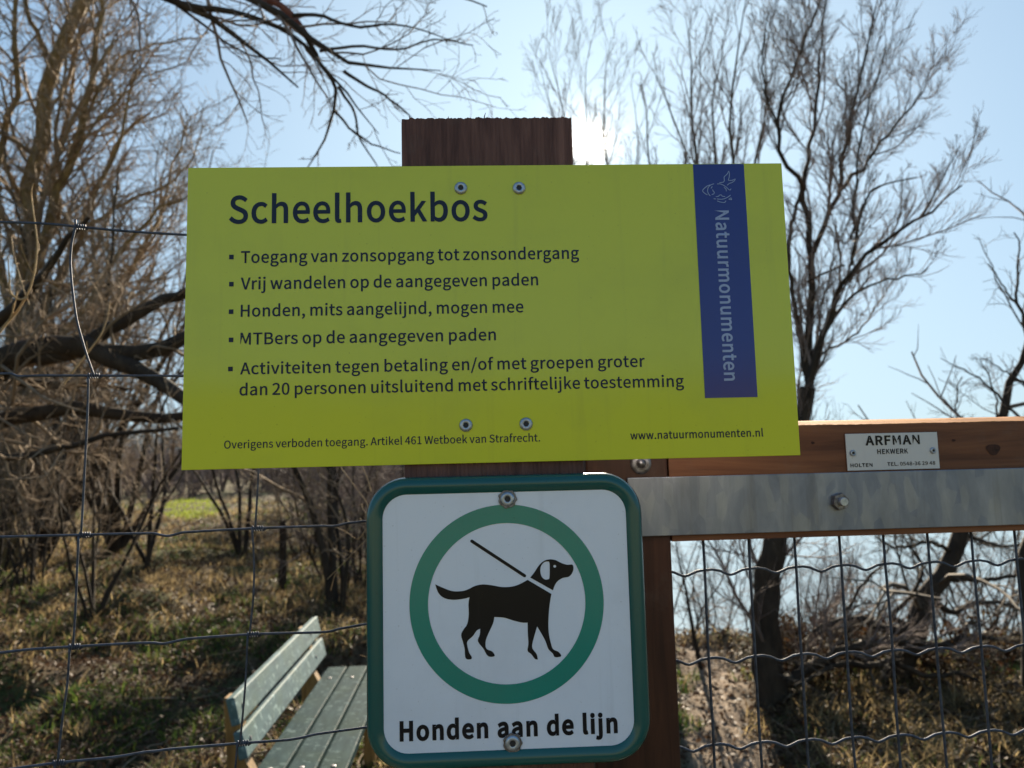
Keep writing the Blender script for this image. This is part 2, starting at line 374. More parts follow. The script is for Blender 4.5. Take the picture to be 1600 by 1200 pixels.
# ---------------------------------------------------------------- lettering (glyph outlines: [advance, splines of (handle, point, handle)])
GLYPHS = json.loads('''{"cjk":{" ":[314,[]],",":[390,[[[95,-241,105,-266,231,-213],[310,-108,310,27,310,120],[269,176,202,176,150,176],[105,143,105,87,105,31],[148,-3,199,-3,204,-2],[209,-2,214,-1,213,-85],[161,-153,74,-190,85,-216]]]],"-":[486,[[[64,376,64,343,184,343],[303,343,423,343,423,376],[423,408,423,441,303,441],[184,441,64,441,64,408]]]],".":[390,[[[143,-18,195,-18,245,-18],[287,21,287,78,287,137],[245,176,195,176,143,176],[102,137,102,78,102,21]]]],"/":[549,[[[155,204,15,-251,47,-251],[78,-251,109,-251,249,204],[388,658,528,1112,497,1112],[466,1112,436,1112,296,658]]]],"0":[778,[[[193,-18,389,-18,584,-18],[709,158,709,517,709,873],[584,1045,389,1045,193,1045],[70,873,70,517,70,158]],[[506,85,389,85,273,85],[193,216,193,517,193,817],[273,944,389,944,506,944],[585,817,585,517,585,216]]]],"1":[778,[[[123,35,123,0,311,0],[499,0,686,0,686,35],[686,71,686,106,618,106],[549,106,480,106,480,413],[480,720,480,1027,448,1027],[415,1027,382,1027,326,994],[261,971,169,954,169,927],[169,900,169,873,231,873],[292,873,353,873,353,617],[353,362,353,106,276,106],[200,106,123,106,123,71]]]],"2":[778,[[[62,25,62,0,277,0],[492,0,707,0,707,37],[707,74,707,111,613,111],[518,111,423,111,371,111],[308,105,255,101,496,329],[658,538,658,744,658,926],[542,1045,359,1045,228,1045],[139,986,56,895,81,871],[106,846,130,822,188,891],[259,941,343,941,471,941],[532,856,532,738,532,562],[384,357,62,76,62,50]]]],"3":[778,[[[209,-18,368,-18,552,-18],[699,91,699,275,699,416],[602,506,482,535,482,537],[482,540,482,542,591,580],[664,664,664,789,664,951],[538,1045,364,1045,246,1045],[155,993,78,923,101,896],[124,869,147,842,206,901],[277,941,360,941,468,941],[534,877,534,779,534,668],[462,583,249,583,249,550],[249,517,249,485,487,485],[569,403,569,279,569,161],[483,88,360,88,244,88],[167,144,106,206,85,178],[63,151,41,123,108,49]]]],"4":[778,[[[476,94,476,0,516,0],[556,0,597,0,597,94],[597,189,597,283,642,283],[688,283,734,283,734,317],[734,351,734,385,688,385],[642,385,597,385,597,599],[597,813,597,1027,549,1027],[502,1027,455,1027,313,807],[170,587,28,367,28,339],[28,311,28,283,177,283],[327,283,476,283,476,189]],[[476,490,476,385,371,385],[266,385,161,385,239,502],[317,619,395,735,424,786],[452,838,478,887,479,887],[481,887,483,887,480,835],[476,751,476,700,476,595]]]],"5":[778,[[[206,-18,367,-18,539,-18],[703,109,703,333,703,560],[563,661,394,661,332,661],[286,646,239,620,248,719],[257,818,266,917,395,917],[524,917,653,917,653,954],[653,990,653,1027,486,1027],[320,1027,154,1027,143,867],[132,707,120,548,143,533],[166,519,189,504,248,543],[291,564,360,564,489,564],[573,478,573,331,573,181],[476,88,354,88,235,88],[160,143,102,202,81,174],[59,146,38,118,108,49]]]],"6":[778,[[[225,-18,422,-18,581,-18],[717,116,717,315,717,531],[605,637,431,637,352,637],[262,591,199,514,204,832],[321,940,464,940,525,940],[587,909,626,861,650,887],[675,914,699,940,641,1001],[564,1045,458,1045,259,1045],[78,892,78,490,78,151]],[[216,199,202,412,269,507],[347,542,410,542,535,542],[595,454,595,315,595,175],[520,83,422,83,293,83]]]],"8":[778,[[[202,-18,392,-18,584,-18],[713,98,713,246,713,388],[630,465,541,517,541,519],[541,521,541,524,601,571],[676,664,676,772,676,930],[570,1042,395,1042,235,1042],[113,937,113,782,113,674],[178,597,252,545,252,543],[252,541,252,539,158,489],[64,392,64,255,64,97]],[[531,619,462,557,340,605],[230,660,230,782,230,881],[298,947,394,947,503,947],[567,867,567,765,567,689]],[[513,77,394,77,270,77],[178,157,178,266,178,364],[237,445,319,499,465,440],[591,389,591,251,591,148]]]],"9":[778,[[[217,-18,329,-18,521,-18],[702,141,702,557,702,884],[553,1045,356,1045,196,1045],[62,912,62,711,62,500],[174,389,345,389,430,389],[518,438,581,514,571,196],[457,88,325,88,258,88],[196,118,151,167,128,140],[105,113,81,87,139,27]],[[566,833,580,622,511,524],[434,485,366,485,244,485],[182,574,182,711,182,853],[258,945,357,945,487,945]]]],"A":[852,[[[121,342,6,0,49,0],[92,0,136,0,169,105],[202,209,235,314,360,314],[486,314,611,314,643,209],[676,105,709,0,754,0],[800,0,846,0,730,342],[613,684,497,1027,449,1027],[401,1027,353,1027,237,684]],[[371,416,268,416,284,469],[301,521,318,574,354,690],[388,801,420,922,422,922],[424,922,426,922,459,803],[492,690,529,574,546,521],[562,469,578,416,475,416]]]],"B":[920,[[[141,342,141,0,250,0],[359,0,468,0,697,0],[857,99,857,301,857,441],[770,522,648,546,648,549],[648,551,648,553,745,584],[798,674,798,776,798,957],[653,1027,445,1027,344,1027],[243,1027,141,1027,141,684]],[[321,591,270,591,270,702],[270,813,270,924,323,924],[376,924,429,924,590,924],[671,880,671,759,671,654],[599,591,423,591,372,591]],[[330,104,270,104,270,232],[270,361,270,490,330,490],[390,490,450,490,630,490],[730,433,730,305,730,167],[626,104,450,104,390,104]]]],"E":[825,[[[141,342,141,0,344,0],[546,0,748,0,748,37],[748,74,748,111,589,111],[430,111,270,111,270,235],[270,360,270,485,400,485],[530,485,660,485,660,521],[660,558,660,595,530,595],[400,595,270,595,270,703],[270,810,270,917,424,917],[578,917,732,917,732,954],[732,990,732,1027,535,1027],[338,1027,141,1027,141,684]]]],"F":[773,[[[141,342,141,0,184,0],[227,0,270,0,270,154],[270,307,270,461,401,461],[532,461,662,461,662,497],[662,534,662,570,532,570],[401,570,270,570,270,686],[270,802,270,917,424,917],[578,917,732,917,732,954],[732,990,732,1027,535,1027],[338,1027,141,1027,141,684]]]],"H":[1020,[[[141,342,141,0,184,0],[227,0,270,0,270,162],[270,323,270,485,430,485],[590,485,749,485,749,323],[749,162,749,0,793,0],[836,0,880,0,880,342],[880,684,880,1027,836,1027],[793,1027,749,1027,749,883],[749,740,749,597,590,597],[430,597,270,597,270,740],[270,883,270,1027,227,1027],[184,1027,141,1027,141,684]]]],"K":[905,[[[141,342,141,0,184,0],[227,0,270,0,270,108],[270,217,270,325,329,395],[388,465,447,535,549,357],[652,178,755,0,803,0],[851,0,899,0,775,212],[652,425,528,637,635,767],[743,897,850,1027,801,1027],[752,1027,703,1027,560,855],[416,683,273,511,272,511],[271,511,270,511,270,683],[270,855,270,1027,227,1027],[184,1027,141,1027,141,684]]]],"L":[761,[[[141,342,141,0,334,0],[527,0,720,0,720,37],[720,74,720,111,570,111],[420,111,270,111,270,416],[270,721,270,1027,227,1027],[184,1027,141,1027,141,684]]]],"M":[1138,[[[141,342,141,0,180,0],[219,0,258,0,258,190],[258,379,258,569,258,657],[249,782,241,871,243,871],[245,871,246,871,274,793],[302,715,329,637,394,459],[459,282,524,104,553,104],[582,104,611,104,675,282],[739,459,804,637,831,715],[859,793,887,871,888,871],[890,871,892,871,885,782],[875,657,875,569,875,379],[875,190,875,0,915,0],[956,0,996,0,996,342],[996,684,996,1027,944,1027],[892,1027,840,1027,775,844],[710,661,644,478,620,408],[599,335,573,263,571,263],[569,263,567,263,542,335],[520,408,493,478,428,661],[362,844,297,1027,245,1027],[193,1027,141,1027,141,684]]]],"N":[1013,[[[141,342,141,0,182,0],[223,0,263,0,263,180],[263,359,263,539,263,647],[254,756,248,860,250,860],[252,860,254,860,290,789],[327,719,364,648,489,432],[613,216,738,0,782,0],[827,0,871,0,871,342],[871,684,871,1027,830,1027],[789,1027,748,1027,748,849],[748,671,748,493,748,387],[758,270,766,168,764,168],[761,168,759,168,722,239],[685,309,648,380,523,595],[398,811,273,1027,229,1027],[185,1027,141,1027,141,684]]]],"O":[1039,[[[262,-18,520,-18,777,-18],[958,188,958,517,958,846],[777,1045,520,1045,262,1045],[81,846,81,517,81,188]],[[704,95,520,95,335,95],[214,261,214,517,214,773],[335,931,520,931,704,931],[825,773,825,517,825,261]]]],"R":[890,[[[328,539,270,539,270,667],[270,794,270,922,328,922],[385,922,443,922,604,922],[692,874,692,739,692,605],[604,539,443,539,385,539]],[[621,145,704,0,753,0],[802,0,850,0,763,150],[676,300,590,450,728,483],[821,578,821,739,821,952],[671,1027,462,1027,355,1027],[248,1027,141,1027,141,684],[141,342,141,0,184,0],[227,0,270,0,270,145],[270,290,270,436,332,436],[394,436,455,436,538,290]]]],"S":[835,[[[280,-18,426,-18,640,-18],[775,111,775,273,775,426],[682,496,563,548,514,569],[466,590,417,611,338,644],[246,682,246,783,246,874],[322,931,438,931,534,931],[609,895,672,836,695,864],[717,891,739,919,668,993],[560,1045,438,1045,252,1045],[115,931,115,773,115,623],[228,550,324,510,373,488],[422,467,471,445,569,402],[643,368,643,262,643,162],[563,95,427,95,321,95],[217,146,144,223,119,193],[93,163,67,133,155,41]]]],"T":[839,[[[354,306,354,0,398,0],[441,0,485,0,485,306],[485,612,485,917,588,917],[692,917,796,917,796,954],[796,990,796,1027,545,1027],[294,1027,43,1027,43,990],[43,954,43,917,147,917],[251,917,354,917,354,612]]]],"V":[806,[[[220,342,329,0,379,0],[429,0,479,0,588,342],[697,684,805,1027,761,1027],[718,1027,674,1027,619,841],[563,656,508,471,473,350],[448,252,409,132,407,132],[405,132,403,132,366,252],[339,350,304,471,248,656],[193,841,137,1027,92,1027],[47,1027,1,1027,111,684]]]],"W":[1230,[[[181,342,254,0,305,0],[356,0,408,0,458,206],[509,413,560,619,577,700],[597,775,612,853,614,853],[616,853,618,853,634,775],[650,700,668,619,720,413],[772,206,824,0,876,0],[928,0,980,0,1051,342],[1121,684,1192,1027,1151,1027],[1110,1027,1069,1027,1032,840],[995,654,958,468,940,357],[920,246,902,134,899,134],[896,134,894,134,868,246],[846,359,821,468,773,654],[725,840,678,1027,638,1027],[599,1027,559,1027,512,840],[465,654,417,468,392,357],[367,246,345,134,343,134],[341,134,339,134,318,246],[298,357,277,468,241,654],[205,840,169,1027,125,1027],[81,1027,36,1027,109,684]]]],"a":[789,[[[176,-18,304,-18,398,-18],[483,31,556,91,557,91],[559,91,560,91,564,61],[568,30,571,0,606,0],[641,0,676,0,676,156],[676,312,676,468,676,657],[599,780,413,780,290,780],[183,725,115,681,131,651],[148,622,164,592,224,633],[304,674,392,674,517,674],[549,580,549,482,225,445],[83,363,83,197,83,60]],[[413,85,340,85,265,85],[206,119,206,206,206,304],[293,367,549,396,549,326],[549,255,549,185,475,119]]]],"b":[866,[[[394,-18,464,-18,637,-18],[794,132,794,392,794,627],[688,780,492,780,406,780],[322,732,252,674,254,719],[256,764,258,810,258,911],[258,1013,258,1115,215,1115],[172,1115,129,1115,129,743],[129,372,129,0,163,0],[197,0,231,0,235,26],[239,52,242,78,244,78],[246,78,248,78,314,18]],[[569,90,443,90,392,90],[324,109,258,168,258,302],[258,435,258,569,329,636],[396,672,459,672,605,672],[661,560,661,391,661,203]]]],"c":[715,[[[227,-18,429,-18,520,-18],[606,18,675,77,656,106],[638,135,619,164,571,122],[510,88,440,88,300,88],[204,204,204,380,204,555],[305,672,444,672,503,672],[552,646,595,606,617,634],[638,662,660,690,606,738],[538,780,438,780,242,780],[73,633,73,380,73,127]]]],"d":[869,[[[197,-18,388,-18,479,-18],[560,31,619,90,620,90],[622,90,623,90,627,60],[631,30,634,0,669,0],[704,0,739,0,739,372],[739,743,739,1115,697,1115],[654,1115,611,1115,611,1017],[611,920,611,822,613,779],[615,735,618,692,550,746],[493,780,403,780,230,780],[74,626,74,380,74,126]],[[486,90,416,90,283,90],[206,197,206,381,206,555],[304,672,426,672,489,672],[548,650,611,592,611,459],[611,326,611,193,548,123]]]],"e":[776,[[[234,-18,437,-18,539,-18],[620,15,686,59,671,87],[656,116,641,144,584,106],[525,84,451,84,307,84],[207,188,199,350,370,350],[541,350,711,350,714,370],[717,395,717,423,717,640],[608,780,413,780,239,780],[73,627,73,380,73,129]],[[333,441,197,441,213,592],[308,678,416,678,535,678],[605,595,605,441,469,441]]]],"f":[455,[[[46,689,46,657,81,657],[115,657,150,657,150,438],[150,219,150,0,192,0],[235,0,277,0,277,219],[277,438,277,657,331,657],[385,657,438,657,438,691],[438,726,438,761,385,761],[331,761,277,761,277,801],[277,841,277,881,277,979],[312,1031,385,1031,412,1031],[443,1024,471,1010,480,1043],[489,1076,499,1109,464,1123],[419,1133,371,1133,220,1133],[150,1036,150,882,150,842],[150,801,150,761,115,758],[81,756,46,754,46,721]]]],"g":[790,[[[200,-350,385,-350,620,-350],[770,-228,770,-87,770,39],[681,94,506,94,456,94],[406,94,356,94,254,94],[223,129,223,176,223,218],[244,244,272,268,305,251],[347,241,384,241,541,241],[662,343,662,506,662,571],[637,627,601,662,653,662],[704,662,756,662,756,695],[756,728,756,761,668,761],[580,761,492,761,465,772],[427,780,384,780,231,780],[99,675,99,508,99,417],[148,343,199,304,199,302],[199,300,199,298,158,270],[115,220,115,157,115,97],[144,56,183,32,183,30],[183,28,183,25,112,-18],[71,-81,71,-147,71,-277]],[[472,328,384,328,297,328],[223,398,223,508,223,620],[296,686,384,686,475,686],[546,620,546,508,546,398]],[[550,-262,403,-262,265,-262],[183,-210,183,-129,183,-85],[206,-39,261,0,294,-8],[331,-11,359,-11,402,-11],[446,-11,490,-11,591,-11],[644,-36,644,-108,644,-186]]]],"h":[850,[[[129,372,129,0,172,0],[215,0,258,0,258,184],[258,368,258,552,333,629],[387,668,465,668,566,668],[609,608,609,465,609,310],[609,155,609,0,652,0],[694,0,737,0,737,161],[737,321,737,482,737,675],[664,780,504,780,401,780],[322,723,252,653,254,705],[256,757,258,810,258,911],[258,1013,258,1115,215,1115],[172,1115,129,1115,129,743]]]],"i":[385,[[[129,254,129,0,172,0],[215,0,258,0,258,254],[258,507,258,761,215,761],[172,761,129,761,129,507]],[[143,917,193,917,244,917],[279,951,279,1003,279,1052],[244,1085,193,1085,143,1085],[109,1052,109,1003,109,951]]]],"j":[385,[[[4,-339,49,-339,200,-339],[258,-242,258,-87,258,196],[258,478,258,761,215,761],[173,761,130,761,130,478],[130,196,130,-87,130,-179],[112,-237,36,-237,10,-237],[-17,-230,-36,-223,-45,-255],[-53,-287,-62,-319,-35,-331]],[[143,917,193,917,242,917],[279,951,279,1003,279,1052],[242,1085,193,1085,143,1085],[108,1052,108,1003,108,951]]]],"k":[773,[[[129,372,129,0,171,0],[213,0,255,0,255,67],[255,134,255,200,303,256],[350,311,398,367,472,245],[546,122,620,0,667,0],[713,0,759,0,663,151],[568,303,472,454,556,556],[641,658,725,761,678,761],[630,761,583,761,475,627],[368,493,261,360,259,360],[257,360,255,360,255,612],[255,863,255,1115,213,1115],[171,1115,129,1115,129,743]]]],"l":[398,[[[168,-18,263,-18,298,-18],[319,-13,338,-7,331,26],[325,58,319,91,305,88],[300,88,293,88,273,88],[258,104,258,143,258,467],[258,791,258,1115,215,1115],[172,1115,129,1115,129,794],[129,472,129,151,129,43]]]],"m":[1297,[[[129,254,129,0,172,0],[215,0,258,0,258,184],[258,368,258,552,326,630],[391,668,448,668,545,668],[590,608,590,465,590,310],[590,155,590,0,632,0],[675,0,717,0,717,184],[717,368,717,552,789,630],[850,668,909,668,1006,668],[1050,608,1050,465,1050,310],[1050,155,1050,0,1093,0],[1135,0,1178,0,1178,161],[1178,321,1178,482,1178,675],[1104,780,948,780,854,780],[776,720,696,634,665,724],[604,780,486,780,395,780],[317,723,249,650,248,650],[247,650,246,650,242,687],[238,724,234,761,199,761],[164,761,129,761,129,507]]]],"n":[855,[[[129,254,129,0,172,0],[215,0,258,0,258,184],[258,368,258,552,333,629],[387,668,465,668,566,668],[609,608,609,465,609,310],[609,155,609,0,652,0],[694,0,737,0,737,161],[737,321,737,482,737,675],[664,780,504,780,401,780],[321,723,249,650,248,650],[247,650,246,650,242,687],[238,724,234,761,199,761],[164,761,129,761,129,507]]]],"o":[849,[[[238,-18,424,-18,611,-18],[776,127,776,380,776,633],[611,780,424,780,238,780],[73,633,73,380,73,127]],[[556,88,424,88,293,88],[204,204,204,380,204,555],[293,672,424,672,556,672],[646,555,646,380,646,204]]]],"p":[869,[[[129,40,129,-321,172,-321],[215,-321,258,-321,258,-235],[258,-149,258,-63,256,-19],[255,26,254,70,322,13],[395,-18,464,-18,637,-18],[794,132,794,392,794,627],[688,780,492,780,403,780],[318,730,249,672,248,672],[247,672,246,672,242,702],[238,731,234,761,199,761],[164,761,129,761,129,400]],[[569,90,443,90,392,90],[325,109,258,168,258,302],[258,435,258,569,331,636],[396,672,459,672,605,672],[661,560,661,391,661,203]]]],"r":[544,[[[129,254,129,0,172,0],[215,0,258,0,258,163],[258,326,258,489,308,618],[385,665,448,665,480,665],[497,661,522,653,530,690],[538,726,546,763,522,776],[499,780,465,780,381,780],[303,718,249,622,248,622],[247,622,246,622,242,668],[238,714,234,761,199,761],[164,761,129,761,129,507]]]],"s":[656,[[[220,-18,328,-18,507,-18],[604,84,604,207,604,352],[483,397,373,438,287,471],[209,499,209,570,209,630],[254,681,350,681,417,681],[471,651,522,613,543,640],[563,667,584,693,527,741],[443,780,349,780,182,780],[87,685,87,564,87,434],[202,384,308,345,392,314],[482,277,482,200,482,134],[433,81,332,81,241,81],[174,118,106,172,86,144],[65,115,45,87,116,27]]]],"t":[528,[[[206,-18,367,-18,415,-18],[465,-4,508,10,500,42],[492,74,483,106,458,95],[424,85,396,85,308,85],[279,139,279,231,279,373],[279,515,279,657,348,657],[417,657,486,657,486,691],[486,726,486,761,417,761],[348,761,279,761,279,832],[279,903,279,975,243,975],[208,975,172,975,168,903],[163,832,158,761,118,758],[78,756,38,754,38,721],[38,689,38,657,76,657],[113,657,151,657,151,516],[151,376,151,235,151,83]]]],"u":[850,[[[190,-18,352,-18,455,-18],[531,36,602,119,604,119],[605,119,606,119,610,79],[613,40,616,0,652,0],[687,0,723,0,723,254],[723,507,723,761,680,761],[638,761,595,761,595,581],[595,401,595,221,522,132],[468,92,389,92,289,92],[246,153,246,294,246,450],[246,605,246,761,204,761],[161,761,118,761,118,600],[118,439,118,279,118,84]]]],"v":[730,[[[201,254,293,0,343,0],[393,0,443,0,532,254],[622,507,711,761,669,761],[627,761,585,761,537,616],[489,472,441,328,419,254],[394,176,371,104,369,104],[366,104,364,104,342,176],[318,254,294,328,246,472],[199,616,151,761,107,761],[63,761,18,761,110,507]]]],"w":[1124,[[[179,254,249,0,299,0],[348,0,398,0,434,136],[470,272,506,408,525,480],[541,552,557,629,560,629],[562,629,564,629,583,552],[597,482,616,410,653,274],[689,137,725,0,777,0],[829,0,881,0,950,254],[1018,507,1087,761,1046,761],[1005,761,964,761,927,614],[890,467,853,321,836,248],[822,179,807,109,804,109],[802,109,800,109,782,179],[765,248,746,321,707,467],[667,614,627,761,586,761],[544,761,503,761,463,614],[423,467,384,321,366,248],[349,179,333,109,331,109],[329,109,326,109,311,179],[297,248,282,321,244,467],[206,614,168,761,125,761],[81,761,38,761,108,507]]]],"z":[666,[[[49,23,49,0,241,0],[433,0,625,0,625,35],[625,69,625,104,486,104],[348,104,210,104,344,300],[478,496,612,692,612,715],[612,738,612,761,439,761],[266,761,92,761,92,726],[92,691,92,657,211,657],[331,657,450,657,316,461],[183,265,49,69,49,46]]]]}}''')

def _outline(sp, res=5):
    pts = []
    n = len(sp)
    for i in range(n):
        a, b = sp[i], sp[(i + 1) % n]
        p0, p1, p2, p3 = np.array(a[2:4]), np.array(a[4:6]), np.array(b[0:2]), np.array(b[2:4])
        ch = np.linalg.norm(p3 - p0) + 1e-9
        straight = all(abs((q[0]-p0[0])*(p3[1]-p0[1]) - (q[1]-p0[1])*(p3[0]-p0[0])) / ch < 2.5 for q in (p1, p2))
        ts = [0.0] if straight else np.arange(res) / res
        for t in ts:
            pts.append((1-t)**3*p0 + 3*(1-t)**2*t*p1 + 3*(1-t)*t*t*p2 + t**3*p3)
    P = np.array(pts, float)
    P = P[np.linalg.norm(P - np.roll(P, 1, 0), axis=1) > 0.5]
    a, b = P - np.roll(P, 1, 0), np.roll(P, -1, 0) - P
    bend = np.abs(a[:, 0]*b[:, 1] - a[:, 1]*b[:, 0]) / (np.linalg.norm(a, axis=1) * np.linalg.norm(b, axis=1))
    turn = (np.sum(a * b, axis=1) < 0) | (bend > 0.004)
    return P[turn]

def _area(P):
    q = np.roll(P, -1, 0)
    return 0.5 * np.sum(P[:, 0] * q[:, 1] - q[:, 0] * P[:, 1])

def _inside(p, P):
    q = np.roll(P, -1, 0); c = False
    for (x0, y0), (x1, y1) in zip(P, q):
        if (y0 > p[1]) != (y1 > p[1]) and p[0] < (x1 - x0) * (p[1] - y0) / (y1 - y0) + x0: c = not c
    return c

def _offset(P, d, sgn):
    e = np.roll(P, -1, 0) - P; e /= np.linalg.norm(e, axis=1)[:, None] + 1e-9
    nr = np.stack([e[:, 1], -e[:, 0]], 1) * sgn
    nn = nr + np.roll(nr, 1, 0)
    nn /= np.maximum(np.sum(nn * nn, axis=1)[:, None] / 2, 0.7)
    return P + nn * d

def text_geo(s, font, bold=0.0, spacing=1.0, word=1.0):
    """Flat lettering in font units (cap height about 1): triangles, and its width."""
    G = GLYPHS[font]
    cap = max(p[3] for sp in G['H'][1] for p in sp)
    V, T, x, n = [], [], 0.0, 0
    xmin, xmax = 1e9, -1e9
    for ch in s:
        adv, sps = G[ch]
        outs = [_outline(sp) for sp in sps]
        if outs:
            big = max(outs, key=lambda P: abs(_area(P))); sg = np.sign(_area(big))
            bd = min(bold, 0.036 if ch in 'MNWK' else 0.026) if ch in 'MNWK0123456789' else bold
            outs2 = [_offset(P, bd * cap, sg) for P in outs]
            outer = [i for i, P in enumerate(outs) if np.sign(_area(P)) == sg]
            for i in outer:
                grp = [outs2[i]] + [outs2[j] for j in range(len(outs)) if j not in outer and _inside(outs[j][0], outs[i])]
                tri = tessellate_polygon([[Vector((a, b, 0)) for a, b in P] for P in grp])
                P = np.concatenate(grp); P = P + [x, 0]
                xmin = min(xmin, P[:, 0].min()); xmax = max(xmax, P[:, 0].max())
                V.append(P); T += [tuple(k + n for k in t) for t in tri]; n += len(P)
        x += adv * (word if ch == ' ' else spacing) + 2 * bold * cap * (ch != ' ')
    V = np.concatenate(V); V[:, 0] -= xmin
    return V / cap, T, (xmax - xmin) / cap

def flat_tris(name, V2, T, mat, parent, y):
    V = np.stack([V2[:, 0], np.full(len(V2), y), V2[:, 1]], 1)
    a, b, c = (V2[[t[i] for t in T]] for i in range(3))
    cr = (b[:, 0]-a[:, 0])*(c[:, 1]-a[:, 1]) - (b[:, 1]-a[:, 1])*(c[:, 0]-a[:, 0])
    T = np.array(T); T[cr < 0] = T[cr < 0][:, ::-1]
    return fast_mesh(name, V, [], mat, parent, tris=T)

def lettering(fr, s, p0, x1, cap, mat, y, font='cjk', bold=0.012, word=1.0, y1=None):
    """A printed line from pixel p0 (left end of its baseline) to pixel column x1, capitals cap pixels high."""
    a = fr.loc(*p0, y); b = fr.loc(x1, p0[1] if y1 is None else y1, y); h = fr.loc(p0[0], p0[1] - cap, y)
    V, T, w = text_geo(s, font, bold, word=word)
    sx = (b[0] - a[0]) / w; sz = h[1] - a[1]
    zz = (a[1] + b[1]) / 2 if y1 is not None else a[1]
    V = V * [sx, sz] + [a[0], zz]
    return flat_tris('lettering', V, T, mat, fr.root, y)

def screw(fr, p, dia, y, parent=None, n=6, seat=0.0):
    """A pan-head screw with a star recess, standing on the surface at depth y."""
    c = fr.loc(*p, y); r = dia / 2 * 0.70 / F
    mb = MB()
    mb.lathe([(r*.42, -.0016), (r*.62, -.0021), (r*.86, -.0016), (r, -.0006), (r, 0.0)], (c[0], y, c[1]), 28, close=False)
    o = mb.build('screw', M['screw'], parent or fr.root, smooth=True)
    k = MB(); a = np.arange(24) * math.pi / 12 + 0.2
    rr = r * (0.40 + 0.085 * np.cos(n * a))
    k.add([(c[0] + q*math.cos(t), y - .0011, c[1] + q*math.sin(t)) for q, t in zip(rr, a)], [tuple(range(24))])
    rr2 = r * 0.46
    k.lathe([(rr2, -.0018), (rr2 * .98, -.0010)], (c[0], y, c[1]), 24, close=False)
    k.build('star_recess', M['recess'], o)
    if seat:
        w = MB(); rs = r * 1.22; a = np.arange(40) * 2 * math.pi / 40
        rw = rs * (1 + 0.05 * np.cos(a * 7) + 0.03 * np.cos(a * 11 + 1))
        v = [(c[0] + q*math.cos(t), y - 0.0004, c[1] + q*math.sin(t)) for q, t in zip(rw, a)] + [(c[0] + q*math.cos(t), y - 0.0001, c[1] + q*math.sin(t)) for q, t in zip(rw*1.04, a)]
        w.add(v, [tuple(range(40))] + [(i, (i+1) % 40, 40 + (i+1) % 40, 40 + i) for i in range(40)])
        w.build('washer', M['bolt'], o)
    return o

def poly_plate(name, P, mat, parent, y0, y1, bevel=0):
    """A flat plate with outline P (local x, z) between depths y0 (front) and y1."""
    n = len(P); mb = MB()
    v = [(x, y0, z) for x, z in P] + [(x, y1, z) for x, z in P]
    mb.add(v, [tuple(range(n)), tuple(range(2*n - 1, n - 1, -1))] + [(i, n + i, n + (i+1) % n, (i+1) % n) for i in range(n)])
    return mb.build(name, mat, parent, bevel=bevel)

# ---------------------------------------------------------------- post
SY = 0.0424                                       # the way the post and the signs face
post = Frame('wooden_post', (-0.0161 + 0.0, 0.7035, 0.0), SY,
             label='thick dark brown ribbed wooden post behind the lime green sign, its sawn top showing', cat='post')
pl = post.loc(625.5, 200)[0]; pr = post.loc(893.5, 200)[0]; ptop = post.loc(760, 184)[1]
def build_post():
    w = pr - pl; dep = 0.15
    n = int(w / 0.0013)
    xs = np.linspace(pl, pr, n)
    ph = np.arange(n) % 3
    front = [(x, 0.0 if k else 0.0005, 1) for x, k in zip(xs, ph)]
    rc = 0.006
    front[0] = (pl + .0005, rc, 1); front.insert(1, (pl + rc * .35, rc * .3, 1))
    back = [(pr, dep, 1), (pr - w * .33, dep, 1), (pl + w * .33, dep, 1), (pl, dep, 1), (pl, dep * .5, 1)]
    ring = np.array(front + back); m = len(ring)
    r = np.random.default_rng(5)
    zt = ptop + r.normal(0, 0.0004, m) + 0.0004 * np.sin(np.arange(m) * 0.9)
    x = ring[:, 0]
    zt += np.where(x < pl + .012, -(pl + .012 - x) * .12, 0)
    V = [(a, b, 0.0) for a, b, _ in ring] + [(a, b, ptop - 0.006) for a, b, _ in ring] + [(a, b, z) for (a, b, _), z in zip(ring, zt)]
    c = len(V); V.append(((pl + pr) / 2, dep / 2, ptop - .0005))
    f = []
    for k in range(2):
        for i in range(m):
            j = (i + 1) % m; f.append((k*m + i, k*m + j, (k+1)*m + j, (k+1)*m + i))
    f += [(2*m + i, 2*m + (i+1) % m, c) for i in range(m)]
    mb = MB(); mb.add(V, f)
    for px, h, dx in ((756, .006, .0018), (878, .004, .0006), (640, .003, -.0006), (700, .0025, .0004), (835, .002, .0008)):
        a = post.loc(px, 184)[0]
        mb.tube([(a, .003, ptop - .001), (a + dx * .4, .0025, ptop + h * .5), (a + dx, .002, ptop + h)], [.0006, .0005, .0002], 4)
    return mb.build('shaft', M['post'], post.root)
build_post()

